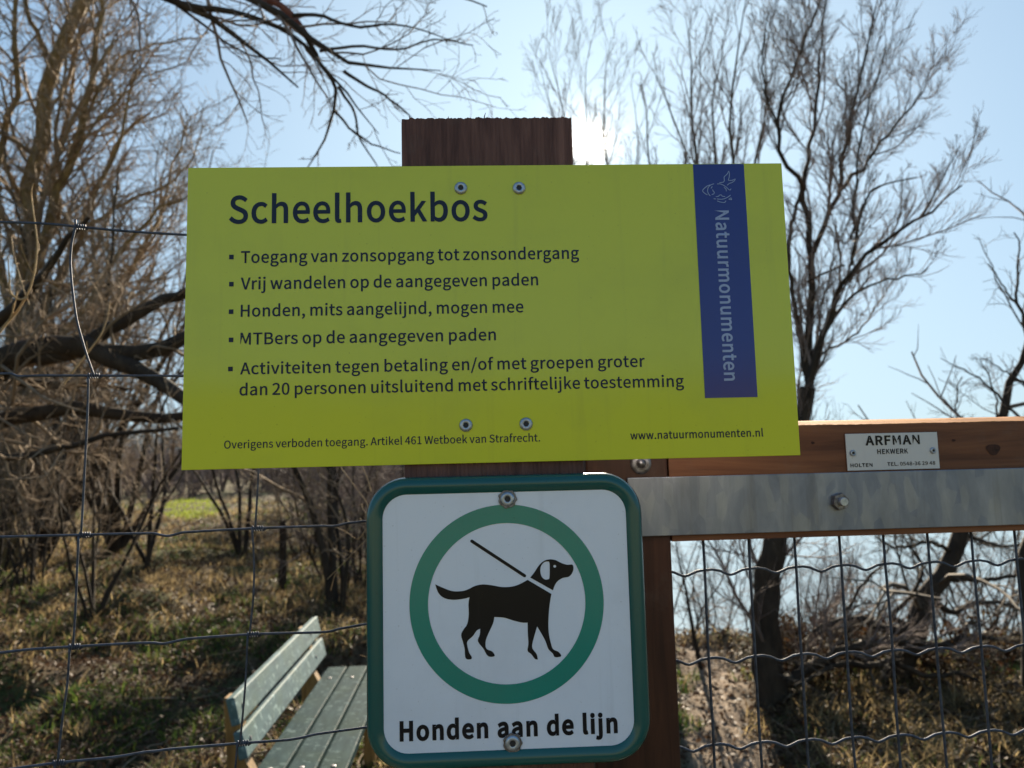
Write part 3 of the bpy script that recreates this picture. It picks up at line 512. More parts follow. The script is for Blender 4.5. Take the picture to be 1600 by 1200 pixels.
# ---------------------------------------------------------------- the lime information sign
SW, SH = 0.5615, 0.2799
sign = Frame('information_sign', (-0.0161, 0.70, 1.6 + 0.1453), SY,
             label='large lime green information sign screwed to the post, with a blue band on its right', cat='sign')
YS = 0.0
mb = MB(); mb.box((-SW/2, 0.0, -SH/2), (SW/2, 0.003, SH/2))
mb.build('panel', M['lime'], sign.root, bevel=0.0004)
mb = MB(); mb.box((-SW/2 + .0004, 0.0031, -SH/2 + .0004), (SW/2 - .0004, 0.0034, SH/2 - .0004)); mb.build('bare_metal_back', M['alu'], sign.root)
Y1, Y2 = -0.0003, -0.0006
INK = M['ink']
lettering(sign, 'Scheelhoekbos', (357.5, 346.5), 762, 41.5, INK, Y1, bold=0.026, y1=346)
for s, p0, x1, y1, wd in (
        ('Toegang van zonsopgang tot zonsondergang', (376.5, 408.5), 905, 406, 0.85),
        ('Vrij wandelen op de aangegeven paden', (376, 450.5), 841, 447, 0.85),
        ('Honden, mits aangelijnd, mogen mee', (376, 493.3), 818, 489, 0.85),
        ('MTBers op de aangegeven paden', (375.5, 536.7), 775, 533, 0.85),
        ('Activiteiten tegen betaling en/of met groepen groter', (375, 583), 1008, 574.5, 0.85),
        ('dan 20 personen uitsluitend met schriftelijke toestemming', (374, 616), 1069, 605.5, 0.85)):
    lettering(sign, s, p0, x1, 18.0, INK, Y1, bold=0.020, y1=y1, word=wd)
lettering(sign, 'Overigens verboden toegang. Artikel 461 Wetboek van Strafrecht.', (350, 700), 844, 12.2, INK, Y1, bold=0.014, y1=690.5, word=0.9)
lettering(sign, 'www.natuurmonumenten.nl', (985, 685.8), 1193, 12.0, INK, Y1, bold=0.022, y1=682.5)
for cx, cy in ((361.5, 401.5), (361.5, 444), (361, 487), (361, 531), (360, 576.5)):
    a = sign.loc(cx - 3.6, cy + 3.6, Y1); b = sign.loc(cx + 3.6, cy - 3.6, Y1)
    flat_tris('bullet', np.array([(a[0], a[1]), (b[0], a[1]), (b[0], b[1]), (a[0], b[1])]), [(0, 1, 2), (0, 2, 3)], INK, sign.root, Y1)
# the blue band
bl = sign.loc(1102.5, 622, Y1); br = sign.loc(1184.5, 620.5, Y1); bt = SH/2 - 0.0006
bl0 = (bl[0] + sign.loc(1082, 259, Y1)[0]) / 2; br0 = (br[0] + sign.loc(1161.5, 258, Y1)[0]) / 2
band = poly_plate('blue_band', [(bl0, bl[1]), (br0, bl[1]), (br0, bt), (bl0, bt)], M['blue'], sign.root, Y1, Y1 + 0.0002)
def band_text():
    V, T, w = text_geo('Natuurmonumenten', 'cjk', 0.030)
    a = sign.loc(1117, 329, Y2); b = sign.loc(1132.7, 595, Y2)
    L = a[1] - b[1]; h = sign.loc(1137.5, 329, Y2)[0] - a[0]
    x0 = (a[0] + b[0]) / 2
    V = np.stack([x0 + V[:, 1] * h, a[1] - V[:, 0] * L / w], 1)
    o = flat_tris('lettering', V, T, M['band_ink'], band, Y2)
band_text()
def emblem():
    S = 14.545
    lines = [  # the fish-and-bird emblem, traced as pen strokes
        [(640,520),(735,505),(755,470),(745,400),(755,375),(830,310),(852,240),(872,310),(862,400),(842,460)],
        [(842,460),(930,465),(1010,425),(985,470),(940,505),(850,540),(820,575)],
        [(590,545),(650,540),(720,565),(800,615),(850,670),(885,690),(905,650)],
        [(745,620),(790,655),(800,710)],
        [(430,565),(360,590),(300,640),(255,690),(265,720),(310,760),(370,795)],
        [(520,540),(440,565),(385,620),(370,690),(385,760),(435,820)],
        [(480,600),(450,645)], [(485,670),(500,710),(530,735),(510,775),(465,785)],
        [(560,835),(610,830),(650,795),(690,790),(700,825),(770,830)],
        [(585,885),(680,895),(760,880),(840,840),(895,795)], [(510,880),(560,885)],
        [(590,930),(660,955),(760,970),(790,925)], [(850,895),(905,855),(925,905),(860,895)]]
    mb = MB(); h = 0.00032
    for ln in lines:
        P = np.array([sign.loc(1080 + x / S, 250 + y / S, Y2) for x, y in ln])
        # round the stroke
        t = np.linspace(0, len(P) - 1, len(P) * 4); i = np.minimum(t.astype(int), len(P) - 2); f = (t - i)[:, None]
        Q = P[i] * (1 - f) + P[i+1] * f
        Q[1:-1] = (Q[:-2] + Q[1:-1] * 2 + Q[2:]) / 4; Q[1:-1] = (Q[:-2] + Q[1:-1] * 2 + Q[2:]) / 4
        T = np.gradient(Q, axis=0); T /= np.linalg.norm(T, axis=1)[:, None] + 1e-12
        N = np.stack([T[:, 1], -T[:, 0]], 1) * h
        A, B = Q + N, Q - N; n = len(Q)
        mb.add([(x, Y2, z) for x, z in A] + [(x, Y2, z) for x, z in B], [(i, i + 1, n + i + 1, n + i) for i in range(n - 1)])
    mb.build('bird_and_fish_emblem', M['band_ink'], band)
emblem()
for p in ((720, 294), (811, 294), (728, 664.5), (822, 662.5)):
    screw(sign, p, 20.5, -0.0004)

# ---------------------------------------------------------------- the dog sign
dog = Frame('dog_sign', (0.0, 0.6915, 1.6 - 0.1306), SY,
            label='square white sign with a green ring and a black leashed dog, below the lime sign', cat='sign')
def rounded(x0, z0, x1, z1, r, d=0.0, k=10):
    out = []
    for cx, cz, a0 in ((x1 - r, z0 + r, -90), (x1 - r, z1 - r, 0), (x0 + r, z1 - r, 90), (x0 + r, z0 + r, 180)):
        for i in range(k + 1):
            a = math.radians(a0 + 90 * i / k); out.append((cx + (r + d) * math.cos(a), cz + (r + d) * math.sin(a)))
    return out
g = [dog.loc(*p) for p in ((599.5, 812), (598.5, 1140), (978, 808), (990.5, 1138), (626, 770.5), (952, 768), (619, 1177), (968, 1165))]
gx0 = (g[0][0] + g[1][0]) / 2; gx1 = (g[2][0] + g[3][0]) / 2; gz1 = (g[4][1] + g[5][1]) / 2; gz0 = (g[6][1] + g[7][1]) / 2
R_IN = 0.021
poly_plate('white_panel', rounded(gx0, gz0, gx1, gz1, R_IN, 0.0008), M['white'], dog.root, 0.0, 0.002)
prof = [(0.0, 0.0006), (0.0004, -0.0006), (0.0012, -0.0012), (0.003, -0.0024), (0.006, -0.0036), (0.009, -0.0036), (0.0118, -0.0024), (0.0140, 0.0004),
        (0.0152, 0.0042), (0.0154, 0.0100), (0.0130, 0.0100)]
mb = MB(); rings = [rounded(gx0, gz0, gx1, gz1, R_IN, d) for d, _ in prof]; nr = len(rings[0])
mb.add([(x, prof[i][1], z) for i in range(len(prof)) for x, z in rings[i]],
       [(i*nr + j, (i+1)*nr + j, (i+1)*nr + (j+1) % nr, i*nr + (j+1) % nr) for i in range(len(prof) - 1) for j in range(nr)])
mb.build('raised_rim', M['rim'], dog.root, smooth=True)
YD = -0.0003
q = [dog.loc(*p, YD) for p in ((640.5, 944), (942.5, 941), (792, 787.5), (791, 1100.8))]
rc = ((q[0][0] + q[1][0]) / 2, (q[2][1] + q[3][1]) / 2); ro = ((q[1][0] - q[0][0]) + (q[2][1] - q[3][1])) / 4; ri = ro * 122.5 / 151.3
mb = MB(); a = np.arange(128) * 2 * math.pi / 128
mb.add([(rc[0] + r*math.cos(t), YD, rc[1] + r*math.sin(t)) for r in (ro, ri) for t in a], [(i, 128 + i, 128 + (i+1) % 128, (i+1) % 128) for i in range(128)])
mb.build('green_ring', M['green'], dog.root)
def smooth_loop(P, sharp, k=4):
    n = len(P); out = []
    for i in range(n):
        p0, p1, p2, p3 = (np.array(P[(i + j - 1) % n], float) for j in range(4))
        if i in sharp: p0 = p1
        if (i + 1) % n in sharp: p3 = p2
        for t in np.arange(k) / k:
            out.append(0.5 * (2*p1 + (p2-p0)*t + (2*p0-5*p1+4*p2-p3)*t*t + (3*p1-p0-3*p2+p3)*t**3))
    return out
def dog_shape():
    body = [(100,465),(160,492),(235,518),(310,518),(360,503),(410,478),(470,466),(540,472),(620,486),(690,484),(745,470),(790,448),(822,430),(1008,540),
            (992,640),(984,760),(988,850),(1005,930),(1022,972),(1062,992),(1084,1020),(1072,1032),(1034,1033),(1018,1005),(984,970),(962,910),(930,850),(896,794),
            (874,870),(858,935),(862,970),(892,1010),(902,1052),(880,1048),(850,1010),(822,985),(828,930),(824,860),(822,764),(780,764),(710,748),(640,726),(562,720),
            (552,770),(520,840),(496,900),(494,950),(508,974),(545,990),(565,1022),(535,1032),(505,1018),(478,970),(434,910),(448,860),(452,812),(425,826),(395,868),(352,910),
            (352,950),(366,1000),(385,1032),(380,1050),(348,1050),(334,1030),(330,970),(318,920),(303,862),(320,820),(350,775),(362,700),(360,620),(368,566),(320,578),(240,586),(170,572),(125,532)]
    sharp = {body.index(p) for p in ((100,465),(822,430),(1008,540),(896,794),(902,1052),(562,720),(452,812),(822,764),(368,566))}
    P = np.array(smooth_loop(body, sharp))
    head = [(842,412),(872,375),(910,318),(950,282),(995,270),(1040,276),(1085,298),(1130,312),(1172,312),(1180,345),(1168,380),(1142,406),(1095,416),(1055,442),(1032,478),(1020,512)]
    H = np.array(smooth_loop(head, {0, 15}))
    ear = np.array(smooth_loop([(975,287),(993,300),(993,410),(980,426),(955,426),(932,405),(921,365),(926,325),(948,295)], set()))
    a = np.arange(14) * 2 * math.pi / 14
    eye = np.stack([1034 + 11 * np.cos(a), 324 + 11 * np.sin(a)], 1)
    d = np.array([805.0 - 385, 400 - 127]); d /= np.linalg.norm(d); nn = np.array([-d[1], d[0]])
    c0, c1 = np.array([386., 128.]), np.array([798., 398.]); rad = 12.5
    lead = [c1 + rad * (math.cos(t) * d + math.sin(t) * nn) for t in np.linspace(-math.pi/2, math.pi/2, 8)] + \
           [c0 + rad * (math.cos(t) * d + math.sin(t) * nn) for t in np.linspace(math.pi/2, 3*math.pi/2, 8)]
    def put(name, loops):
        L = [np.array([dog.loc(660 + x / 5, 820 + y / 5, YD) for x, y in lp]) for lp in loops]
        tri = tessellate_polygon([[Vector((x, z, 0)) for x, z in lp] for lp in L])
        flat_tris(name, np.concatenate(L), tri, M['black'], dog.root, YD)
    put('dog_body_print', [P]); put('dog_head_print', [H, ear, eye]); put('leash_print', [lead])
dog_shape()
lettering(dog, 'Honden aan de lijn', (624.5, 1154.5), 965.5, 28.5, M['black'], YD, bold=0.062, y1=1146.5, word=1.3)
for p in ((793, 779.5), (801, 1161)):
    screw(dog, p, 22, -0.0012, seat=1)

# ---------------------------------------------------------------- the gate
gate = Frame('wooden_gate', np.append(at(1046, 790, 0.87)[:2], 0.0), 0.07,
             label='red brown wooden gate with a galvanised bar and wire mesh, right of the post', cat='gate')
zb, zt = gate.loc(1400, 840)[1], gate.loc(1252, 668)[1]
zt = (gate.loc(1252, 668)[1] + gate.loc(1600, 655)[1]) / 2
zb = (gate.loc(1060, 846)[1] + gate.loc(1590, 829)[1]) / 2
sx = gate.loc(915, 740)[0]; GW = 0.82; DEP = 0.045
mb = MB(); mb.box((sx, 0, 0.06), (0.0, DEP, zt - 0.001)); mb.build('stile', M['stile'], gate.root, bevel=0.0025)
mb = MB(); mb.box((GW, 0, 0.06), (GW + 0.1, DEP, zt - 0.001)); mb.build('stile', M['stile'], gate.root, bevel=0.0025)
def rail(z0, z1, name, slope=0.0):
    mb = MB(); n = 60; xs = np.linspace(0.0015, GW - 0.0015, n)
    V = []
    for x in xs:
        V += [(x, 0.0004, z0), (x, 0.0004, z1), (x, DEP, z1), (x, DEP, z0)]
    mb.add(V, [(4*i + j, 4*i + 4 + j, 4*i + 4 + (j+1) % 4, 4*i + (j+1) % 4) for i in range(n-1) for j in range(4)] + [(0, 1, 2, 3), (4*n-1, 4*n-2, 4*n-3, 4*n-4)])
    return mb.build(name, M['rail'], gate.root)
tr = rail(zb, zt, 'top_rail')
# weathered sloping top of the rail, sunlight painted into its colour: a splintery sawn edge rising away from the front
def ledge():
    mb = MB(); n = 240; xs = np.linspace(0.0015, GW - 0.0015, n); r = np.random.default_rng(3)
    e = np.cumsum(r.normal(0, 1, n)); e -= np.linspace(e[0], e[-1], n); e = e / np.abs(e).max() * 0.0008 + r.normal(0, 0.00015, n)
    V = []
    for x, d in zip(xs, e):
        V += [(x, 0.0010, zt - .0004 + min(d, 0.0003)), (x, 0.003, zt + 0.0010 + d), (x, 0.030, zt + 0.0062 + d * .6), (x, DEP - 0.001, zt + 0.0078 + d * .3), (x, DEP - 0.001, zt - .0004)]
    k = 5
    mb.add(V, [(k*i + j, k*i + k + j, k*i + k + (j+1) % k, k*i + (j+1) % k) for i in range(n-1) for j in range(k)] + [(0, 1, 2, 3, 4), tuple(k*n - 1 - i for i in range(5))])
    mb.build('sunlit_weathered_top', M['ledge'], tr)
ledge()
for px, py, r_, st in ((1270, 692, .0022, .7), (1490, 688, .0024, .6), (1552, 702, .0085, .75)):
    c = gate.loc(px, py, 0); a = np.arange(20) * math.pi / 10
    rr = r_ * (1 + 0.12 * np.sin(3 * a + px)); mb = MB()
    mb.add([(c[0] + q*math.cos(t), -0.0001, c[1] + q*st*math.sin(t)) for q, t in zip(rr, a)], [tuple(range(20))]); mb.build('knot', M['knot'], tr)
br_ = rail(0.12, 0.24, 'bottom_rail')
b0, b1 = (gate.loc(1005, 838, -.004)[1] + gate.loc(1600, 820, -.004)[1]) / 2, (gate.loc(1005, 749, -.004)[1] + gate.loc(1600, 728, -.004)[1]) / 2
mb = MB(); mb.box((gate.loc(982, 800, -.004)[0], -0.0050, b0), (GW + 0.06, -0.0002, b1))
bar = mb.build('galvanised_bar', M['galv'], gate.root, bevel=0.0008)
def hexbolt(p, parent, y):
    c = gate.loc(*p, y); mb = MB(); a = np.arange(6) * math.pi / 3 + 0.3
    R_ = 0.0100
    mb.add([(c[0] + R_*.94*math.cos(t), y - .0070, c[1] + R_*.94*math.sin(t)) for t in a] + [(c[0] + R_*math.cos(t), y - .0060, c[1] + R_*math.sin(t)) for t in a] + [(c[0] + R_*math.cos(t), y, c[1] + R_*math.sin(t)) for t in a],
           [tuple(range(6))[::-1]] + [(k*6 + i, (k+1)*6 + i, (k+1)*6 + (i+1) % 6, k*6 + (i+1) % 6) for k in range(2) for i in range(6)])
    b = mb.build('hex_nut', M['bolt'], parent)
    mb = MB(); mb.lathe([(.0001, -.0125), (.0042, -.0125), (.0048, -.0118), (.0048, -.0065)], (c[0] + .0008, y, c[1]), 20, close=False)
    mb.build('bolt_end', M['screw'], parent, smooth=False)
hexbolt((1310, 783.5), bar, -0.005)
def washer(p, y):
    c = gate.loc(*p, y); mb = MB()
    mb.lathe([(.0055, -.0022), (.0085, -.0016), (.0118, -.0012), (.0122, 0)], (c[0], y, c[1]), 32, close=False)
    mb.lathe([(.0001, -.0038), (.0030, -.0036), (.0042, -.0022), (.0058, -.0015)], (c[0], y, c[1]), 24, close=False)
    mb.build('bolt', M['bolt'], gate.root, smooth=True)
washer((1001, 724), -0.0001)
# welded mesh: straight uprights in front, crimped wires behind
YW = 0.024; WR = 0.0015
us = []
for i, px in enumerate((1099, 1170, 1239, 1308, 1377.5, 1446.5, 1517, 1587)):
    us.append(gate.loc(px, 850, YW)[0])
pitch = (us[-1] - us[0]) / 7
us = [us[0] + pitch * i for i in range(int((GW - us[0]) / pitch) + 1)]
for u in us:
    mb = MB(); zz = np.linspace(0.2, zb + 0.02, 24); k = RNG.normal(0, 0.0006, 24); mb.tube([(u + d, YW, z) for d, z in zip(k * 0.6, zz)], WR, 8); mb.build('upright_wire', M['wire'], gate.root, smooth=True)
def crimp(z):
    P = []
    x = us[0] - pitch
    while x < GW:
        for f, d in ((0, 0), (.18, .0004), (.34, -.0012), (.5, -.0052), (.58, -.0062), (.66, -.0052), (.84, -.0012)):
            P.append((max(x + f * pitch, -0.01), YW + 2 * WR * .95, z + d))
        x += pitch
    P = [p for i, p in enumerate(P) if i == 0 or p[0] > P[i-1][0] + 1e-5]
    mb = MB(); mb.tube(P, WR, 8); mb.build('crimped_wire', M['wire'], gate.root, smooth=True)
zs = [(gate.loc(1099, a, YW)[1] + gate.loc(1587, b, YW)[1]) / 2 for a, b in ((894, 872), (1031, 1008), (1165, 1142))]
dz = (zs[0] - zs[2]) / 2
for z in (zs[0], zs[1], zs[2], zs[2] - dz, zs[2] - 2*dz, zs[2] - 3*dz, zs[2] - 4*dz, zs[2] - 5*dz, zs[2] - 6*dz, zs[2] - 7*dz): crimp(z)

# the maker's plate on the gate
c = gate.loc(1395, 706, -0.001)
plate = Frame('maker_plate', gate.o + gate.u * c[0] + gate.n * -0.0018 + np.array([0, 0, c[1]]), 0.07,
              label='small white name plate screwed to the wooden gate rail, lettered in black capitals', cat='plate')
q = [plate.loc(*p) for p in ((1321.5, 679), (1465.5, 674), (1467, 730.5), (1324, 737))]
px0, px1 = (q[0][0] + q[3][0]) / 2, (q[1][0] + q[2][0]) / 2; pz1, pz0 = (q[0][1] + q[1][1]) / 2, (q[2][1] + q[3][1]) / 2
mb = MB(); mb.box((px0, 0, pz0), (px1, 0.0014, pz1)); mb.build('panel', M['plate'], plate.root, bevel=0.0003)
for s, p0, x1, cp, y1, bd in (('ARFMAN', (1352.5, 695.8), 1437.5, 13.6, 693, .058), ('HEKWERK', (1371, 709.6), 1419, 7.2, 707.8, .05),
                              ('HOLTEN', (1329, 730), 1363.5, 5.2, 728.8, .05), ('TEL. 0548-36 29 48', (1386.7, 728.2), 1461.5, 5.4, 725.6, .04)):
    lettering(plate, s, p0, x1, cp, M['black'], -0.0003, bold=bd, y1=y1)
for p in ((1332.5, 708), (1457.5, 704)):
    screw(plate, p, 12.5, -0.0002)

# ---------------------------------------------------------------- the wire fence on the left
fo = at(640, 800, 0.80); FY = math.radians(15.5)
fence = Frame('wire_fence', (fo[0], fo[1], 0.0), FY, label='knotted galvanised wire field fence left of the post, in front of the bench', cat='fence')
def curve(P, k=5):
    P = np.array(P, float); n = len(P); out = []
    for i in range(n - 1):
        p0, p1, p2, p3 = P[max(i-1, 0)], P[i], P[i+1], P[min(i+2, n-1)]
        d = np.linalg.norm(p2 - p1); kk = max(2, min(k, int(d / 12) + 2))
        for t in np.arange(kk) / kk:
            m1 = (p2 - p0) * .5 * min(1, 1.6 * d / (np.linalg.norm(p2 - p0) + 1e-9)); m2 = (p3 - p1) * .5 * min(1, 1.6 * d / (np.linalg.norm(p3 - p1) + 1e-9))
            out.append((2*t**3-3*t*t+1)*p1 + (t**3-2*t*t+t)*m1 + (-2*t**3+3*t*t)*p2 + (t**3-t*t)*m2)
    out.append(P[-1]); return np.array(out)
def f3(P, y=0.0):
    return [(a[0], y, a[1]) for a in (fence.loc(x, yy, y) for x, yy in P)]
lines = [
    [(-330,338),(-120,344),(0,347),(60,349),(100,352),(118,354),(150,357),(200,361.5),(290,367),(420,373),(640,381)],
    [(-330,570),(-60,583),(0,584),(18,584),(28,588),(60,587),(145,587),(290,587.5),(450,589),(640,589)],
    [(-330,852),(-90,843),(0,839),(120,836),(200,834),(240,833.5),(252,836),(262,837.5),(274,835),(286,832),(400,825.5),(500,822),(524,822),(536,819),(552,816.5),(575,814),(645,808)],
    [(-330,1062),(-100,1031),(0,1020),(50,1014.5),(115,1010.5),(200,1005.5),(240,1004.5),(254,1006),(268,1003.5),(292,998.5),(395,991),(500,988),(516,986.5),(530,982.5),(545,980),(575,974.5),(655,965)],
    [(-330,1255),(-100,1218),(0,1204),(90,1192),(180,1183),(228,1175),(245,1173.5),(262,1171),(380,1161),(450,1156),(474,1152),(492,1147.5),(575,1136),(660,1124)],
    [(-330,1500),(0,1395),(200,1365),(400,1340),(665,1300)]]
for L in lines:
    mb = MB(); mb.tube(f3(curve(L)), 0.00122, 8); mb.build('line_wire', M['wire'], fence.root, smooth=True)
stays = [[(117.5,343),(118,354),(112,380),(110,410),(113,450),(120,500),(134,550),(147,587)],
         [(138,588),(137,640),(133,720),(129.5,790),(126.5,837)], [(123,838),(120,900),(117.5,960),(114,1010)], [(109,1011),(105,1070),(98,1120),(90,1192)], [(86,1193),(78,1260),(66,1390)],
         [(404,373),(405,450),(402,520),(403,589)], [(401,590),(404,660),(404,735),(401,790),(399,825)], [(394,826),(397,880),(396,930),(390,992)], [(387,993),(384,1060),(379,1120),(375,1161)], [(371,1162),(366,1220),(356,1342)],
         [(-190,340),(-195,450),(-186,577)], [(-190,578),(-196,700),(-204,846)], [(-208,847),(-214,930),(-222,1046)], [(-226,1047),(-235,1130),(-246,1238)]]
for S_ in stays:
    mb = MB(); mb.tube(f3(curve(S_), -0.0014), 0.00100, 8); mb.build('stay_wire', M['wire'], fence.root, smooth=True)
def knot(px, py, slope, n=5, L=19):
    """A hinge-joint knot: the stay wire wound several turns round the line wire."""
    mb = MB(); P = []
    for t in np.linspace(0, 1, n * 12 + 1):
        x = px + L * t; c = fence.loc(x, py + slope * L * t); a = t * n * 2 * math.pi - 1.2
        P.append((c[0], 0.0021 * math.cos(a), c[1] + 0.0021 * math.sin(a)))
    P.append(tuple(np.array(P[-1]) + [0.0022, -0.001, 0.0016]))
    mb.tube(P, 0.00085, 6); mb.build('wire_knot', M['wire'], fence.root, smooth=True)
for px, py, s in ((116, 354, .06), (137, 587, .0), (123, 836, -.02), (107, 1011, -.05), (82, 1193, -.09), (393, 826, -.02), (386, 992, -.05), (370, 1162, -.08), (401, 589, 0), (400, 372, .04)):
    knot(px, py, s)

# ---------------------------------------------------------------- the bench
B0 = np.array([-1.139, 4.73]); bth = math.atan(0.061)
bench = bpy.data.objects.new('park_bench', None); COL.objects.link(bench); bench.location = (B0[0], B0[1], 0); bench.rotation_euler = (0, 0, bth)
tag(bench, 'weathered grey green slatted bench on ochre timber legs, behind the wire fence', 'bench')
BL = 1.66
for i in range(3):
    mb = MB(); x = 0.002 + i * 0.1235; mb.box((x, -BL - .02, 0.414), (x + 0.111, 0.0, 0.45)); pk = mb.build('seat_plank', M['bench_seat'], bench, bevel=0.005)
    for y in (-BL + 0.078, -0.262):
        mb = MB(); mb.tube([(x + .055, y, .4498), (x + .055, y, .4535), (x + .055, y, .4545)], [.0095, .0095, .006], 14); mb.build('bolt_head', M['bolt'], pk)
tl = math.atan(0.054 / 0.22)
for z0, z1, yf in ((0.520, 0.622, -0.00), (0.646, 0.748, 0.0)):
    # plank leaning back with its face towards the seat
    e = np.array([-math.sin(tl), 0, math.cos(tl)]); nrm = np.array([math.cos(tl), 0, math.sin(tl)])
    p = np.array([-0.008 - (z0 - .524) * math.tan(tl), 0, z0]); hgt = (z1 - z0) / math.cos(tl)
    v = []
    for y in (-BL, yf):
        for a, b in ((0, 0), (-.034, 0), (-.034, hgt), (0, hgt)): v.append(p + nrm * a + e * b + [0, y, 0])
    v = [v[1], v[0], v[4], v[5], v[2], v[3], v[7], v[6]]
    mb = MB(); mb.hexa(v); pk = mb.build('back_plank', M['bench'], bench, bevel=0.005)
    for y in (-BL + 0.078, -0.262):
        c = p + e * hgt * .5 + [0, y, 0]; mb = MB(); mb.tube([c - nrm * .0002, c + nrm * .0035, c + nrm * .0045], [.0095, .0095, .006], 14); mb.build('bolt_head', M['bolt'], pk)
for y in (-BL + 0.04, -0.30):
    mb = MB(); w = 0.075
    P = [(-.060, .735), (-.115, .735), (-.085, .30), (-.02, .02), (.03, .02), (.045, .33), (.34, .37), (.34, .412), (.02, .412), (-.03, .50)]
    n = len(P)
    mb.add([(x, y, z) for x, z in P] + [(x, y + w, z) for x, z in P], [tuple(range(n)), tuple(range(2*n-1, n-1, -1))] + [(i, n+i, n + (i+1) % n, (i+1) % n) for i in range(n)])
    mb.box((.25, y + .004, -.03), (.315, y + w - .004, .372))
    mb.build('leg_frame', M['bench_leg'], bench, bevel=0.004)

# ---------------------------------------------------------------- ground, water
def sstep(a, b, x):
    t = np.clip((x - a) / (b - a), 0, 1); return t * t * (3 - 2 * t)
_K = np.random.default_rng(2)
_W = [(_K.uniform(-1, 1, 2) / s, _K.uniform(0, 6.3), a) for s, a in ((6, .10), (4, .07), (2.2, .05), (1.3, .03), (.8, .022), (.5, .014), (.33, .010)) for _ in range(3)]
def hnoise(x, y):
    z = 0 * x
    for d, p, a in _W: z = z + a * np.sin(6.283 * (d[0] * x + d[1] * y) + p)
    return z * 0.6
def bank_edge(x):
    return 7.3 + np.where(x < 1.1, (1.1 - x) * 7.5, 0) + 0.25 * np.sin(x * 1.7) + .15 * np.sin(x * 4.1)
def ground_z(x, y):
    x = np.asarray(x, float); y = np.asarray(y, float)
    near = sstep(0.6, 2.5, np.hypot(x, y - .3))
    z = hnoise(x, y) * near * 0.8
    hum = np.sin(3.1*x + 1.3*y) * np.sin(2.3*y - 1.1*x + 1) + .6 * np.sin(5.3*x - 2.2*y + 2) * np.sin(4.1*y + 1.7*x)
    z = z + .085 * hum * sstep(-.5, -1.4, x) * sstep(1.5, 3, y) * sstep(14, 9, y)
    z = z + 0.35 * sstep(-2.2, -5, x) * sstep(3.0, 7.5, y) + 0.012 * np.maximum(y - 12, 0) * sstep(-1, -6, x)
    z = z + 3.4 * sstep(-7, -15, y)                       # the grassy dike behind the viewer
    z = z - 0.10 * sstep(.55, .2, path_d(x, y)) * near
    s = sstep(0, 3.2, y - bank_edge(x))
    return z * (1 - s) - 3.4 * s
PATH = np.array([(0.45, -6), (0.5, 0.5), (0.95, 3.0), (1.25, 5.0), (1.5, 6.0), (1.55, 6.9)])
def path_d(x, y):
    d = np.full(np.shape(x), 1e9)
    for a, b in zip(PATH[:-1], PATH[1:]):
        v = b - a; t = np.clip(((x - a[0]) * v[0] + (y - a[1]) * v[1]) / (v @ v), 0, 1)
        d = np.minimum(d, np.hypot(x - a[0] - t * v[0], y - a[1] - t * v[1]))
    return d
def make_ground():
    s = np.linspace(-1, 1, 421)
    gx = np.sinh(s * 6.6) / np.sinh(6.6) * 900; gy = np.sinh(s * 6.6) / np.sinh(6.6) * 900 + 4
    X, Y = np.meshgrid(gx, gy); Z = ground_z(X, Y)
    n = len(s); V = np.stack([X, Y, Z], -1).reshape(-1, 3)
    i = np.arange(n - 1); A = (i[:, None] * n + i[None]).ravel()
    Q = np.stack([A, A + 1, A + n + 1, A + n], 1)
    wob = 0.25 * np.sin(X * 5.1 + Y * 2.3) + .2 * np.sin(Y * 6.7 - X * 3.1)
    pth = sstep(.42, .12, path_d(X, Y) + wob * .35) * .9
    bounce = sstep(-3.5, -6, Y)  # paler ground behind the viewer, added to bounce light onto the signs
    pth = np.maximum(pth, sstep(1.6, .9, np.hypot(X - .2, (Y + .9) * .62)) * .7)  # pale sandy patch round the viewer, also added as a light bounce
    m = Mat('woodland_floor'); v = m.coord()
    f = m.noise(v, 1.1, 5, .6, .3); g = m.noise(v, 9, 7, .7); h = m.noise(v, 55, 5, .7)
    c = m.ramp(g, [(.3, (.030, .022, .014)), (.5, (.085, .060, .034)), (.7, (.17, .125, .070))])
    c = m.mix(m.ramp(f, [(.45, (0, 0, 0)), (.62, (.75,) * 3)]), c, m.ramp(h, [(.3, (.020, .035, .010)), (.7, (.080, .110, .028))]))
    p = m.ramp(g, [(.3, (.13, .095, .066)), (.55, (.26, .195, .138)), (.75, (.38, .30, .22))])
    c = m.mix(m.attr('path'), c, p)
    c = m.mix(m.attr('bounce_ground'), c, m.ramp(g, [(.3, (.13, .125, .060)), (.7, (.23, .22, .115))]))
    m.color(c).set(Roughness=.95, Specular_IOR_Level=.15); m.bump(h, .7, .03)
    o = fast_mesh('ground', V, Q, m.m, attr={'path': pth, 'bounce_ground': bounce}, smooth=True); tag(o, 'leafy woodland floor with a worn sandy footpath beyond the gate', 'ground', kind='structure')
make_ground()
def make_water():
    m = Mat('lake_water'); v = m.coord((1, 1, 1))
    f = m.noise(v, 2.2, 6, .6, .4)
    m.set(Base_Color=(.25, .32, .35, 1), Roughness=.08, IOR=1.45, Specular_IOR_Level=.5); m.bump(f, .14, .05)
    mb = MB(); mb.add([(-900, 5, -1.75), (900, 5, -1.75), (900, 1500, -1.75), (-900, 1500, -1.75)], [(0, 1, 2, 3)])
    tag(mb.build('water', m.m), 'bright rippled lake water beyond the bank', 'water', kind='structure')
make_water()

# ---------------------------------------------------------------- branches
def resample(P, k):
    P = np.asarray(P, float)
    d = np.r_[0, np.cumsum(np.linalg.norm(np.diff(P, axis=0), axis=1))]
    t = np.linspace(0, d[-1], k)
    Q = np.stack([np.interp(t, d, P[:, i]) for i in range(3)], 1)
    for _ in range(1):
        Q[1:-1] = (Q[:-2] + 2 * Q[1:-1] + Q[2:]) / 4
    return Q

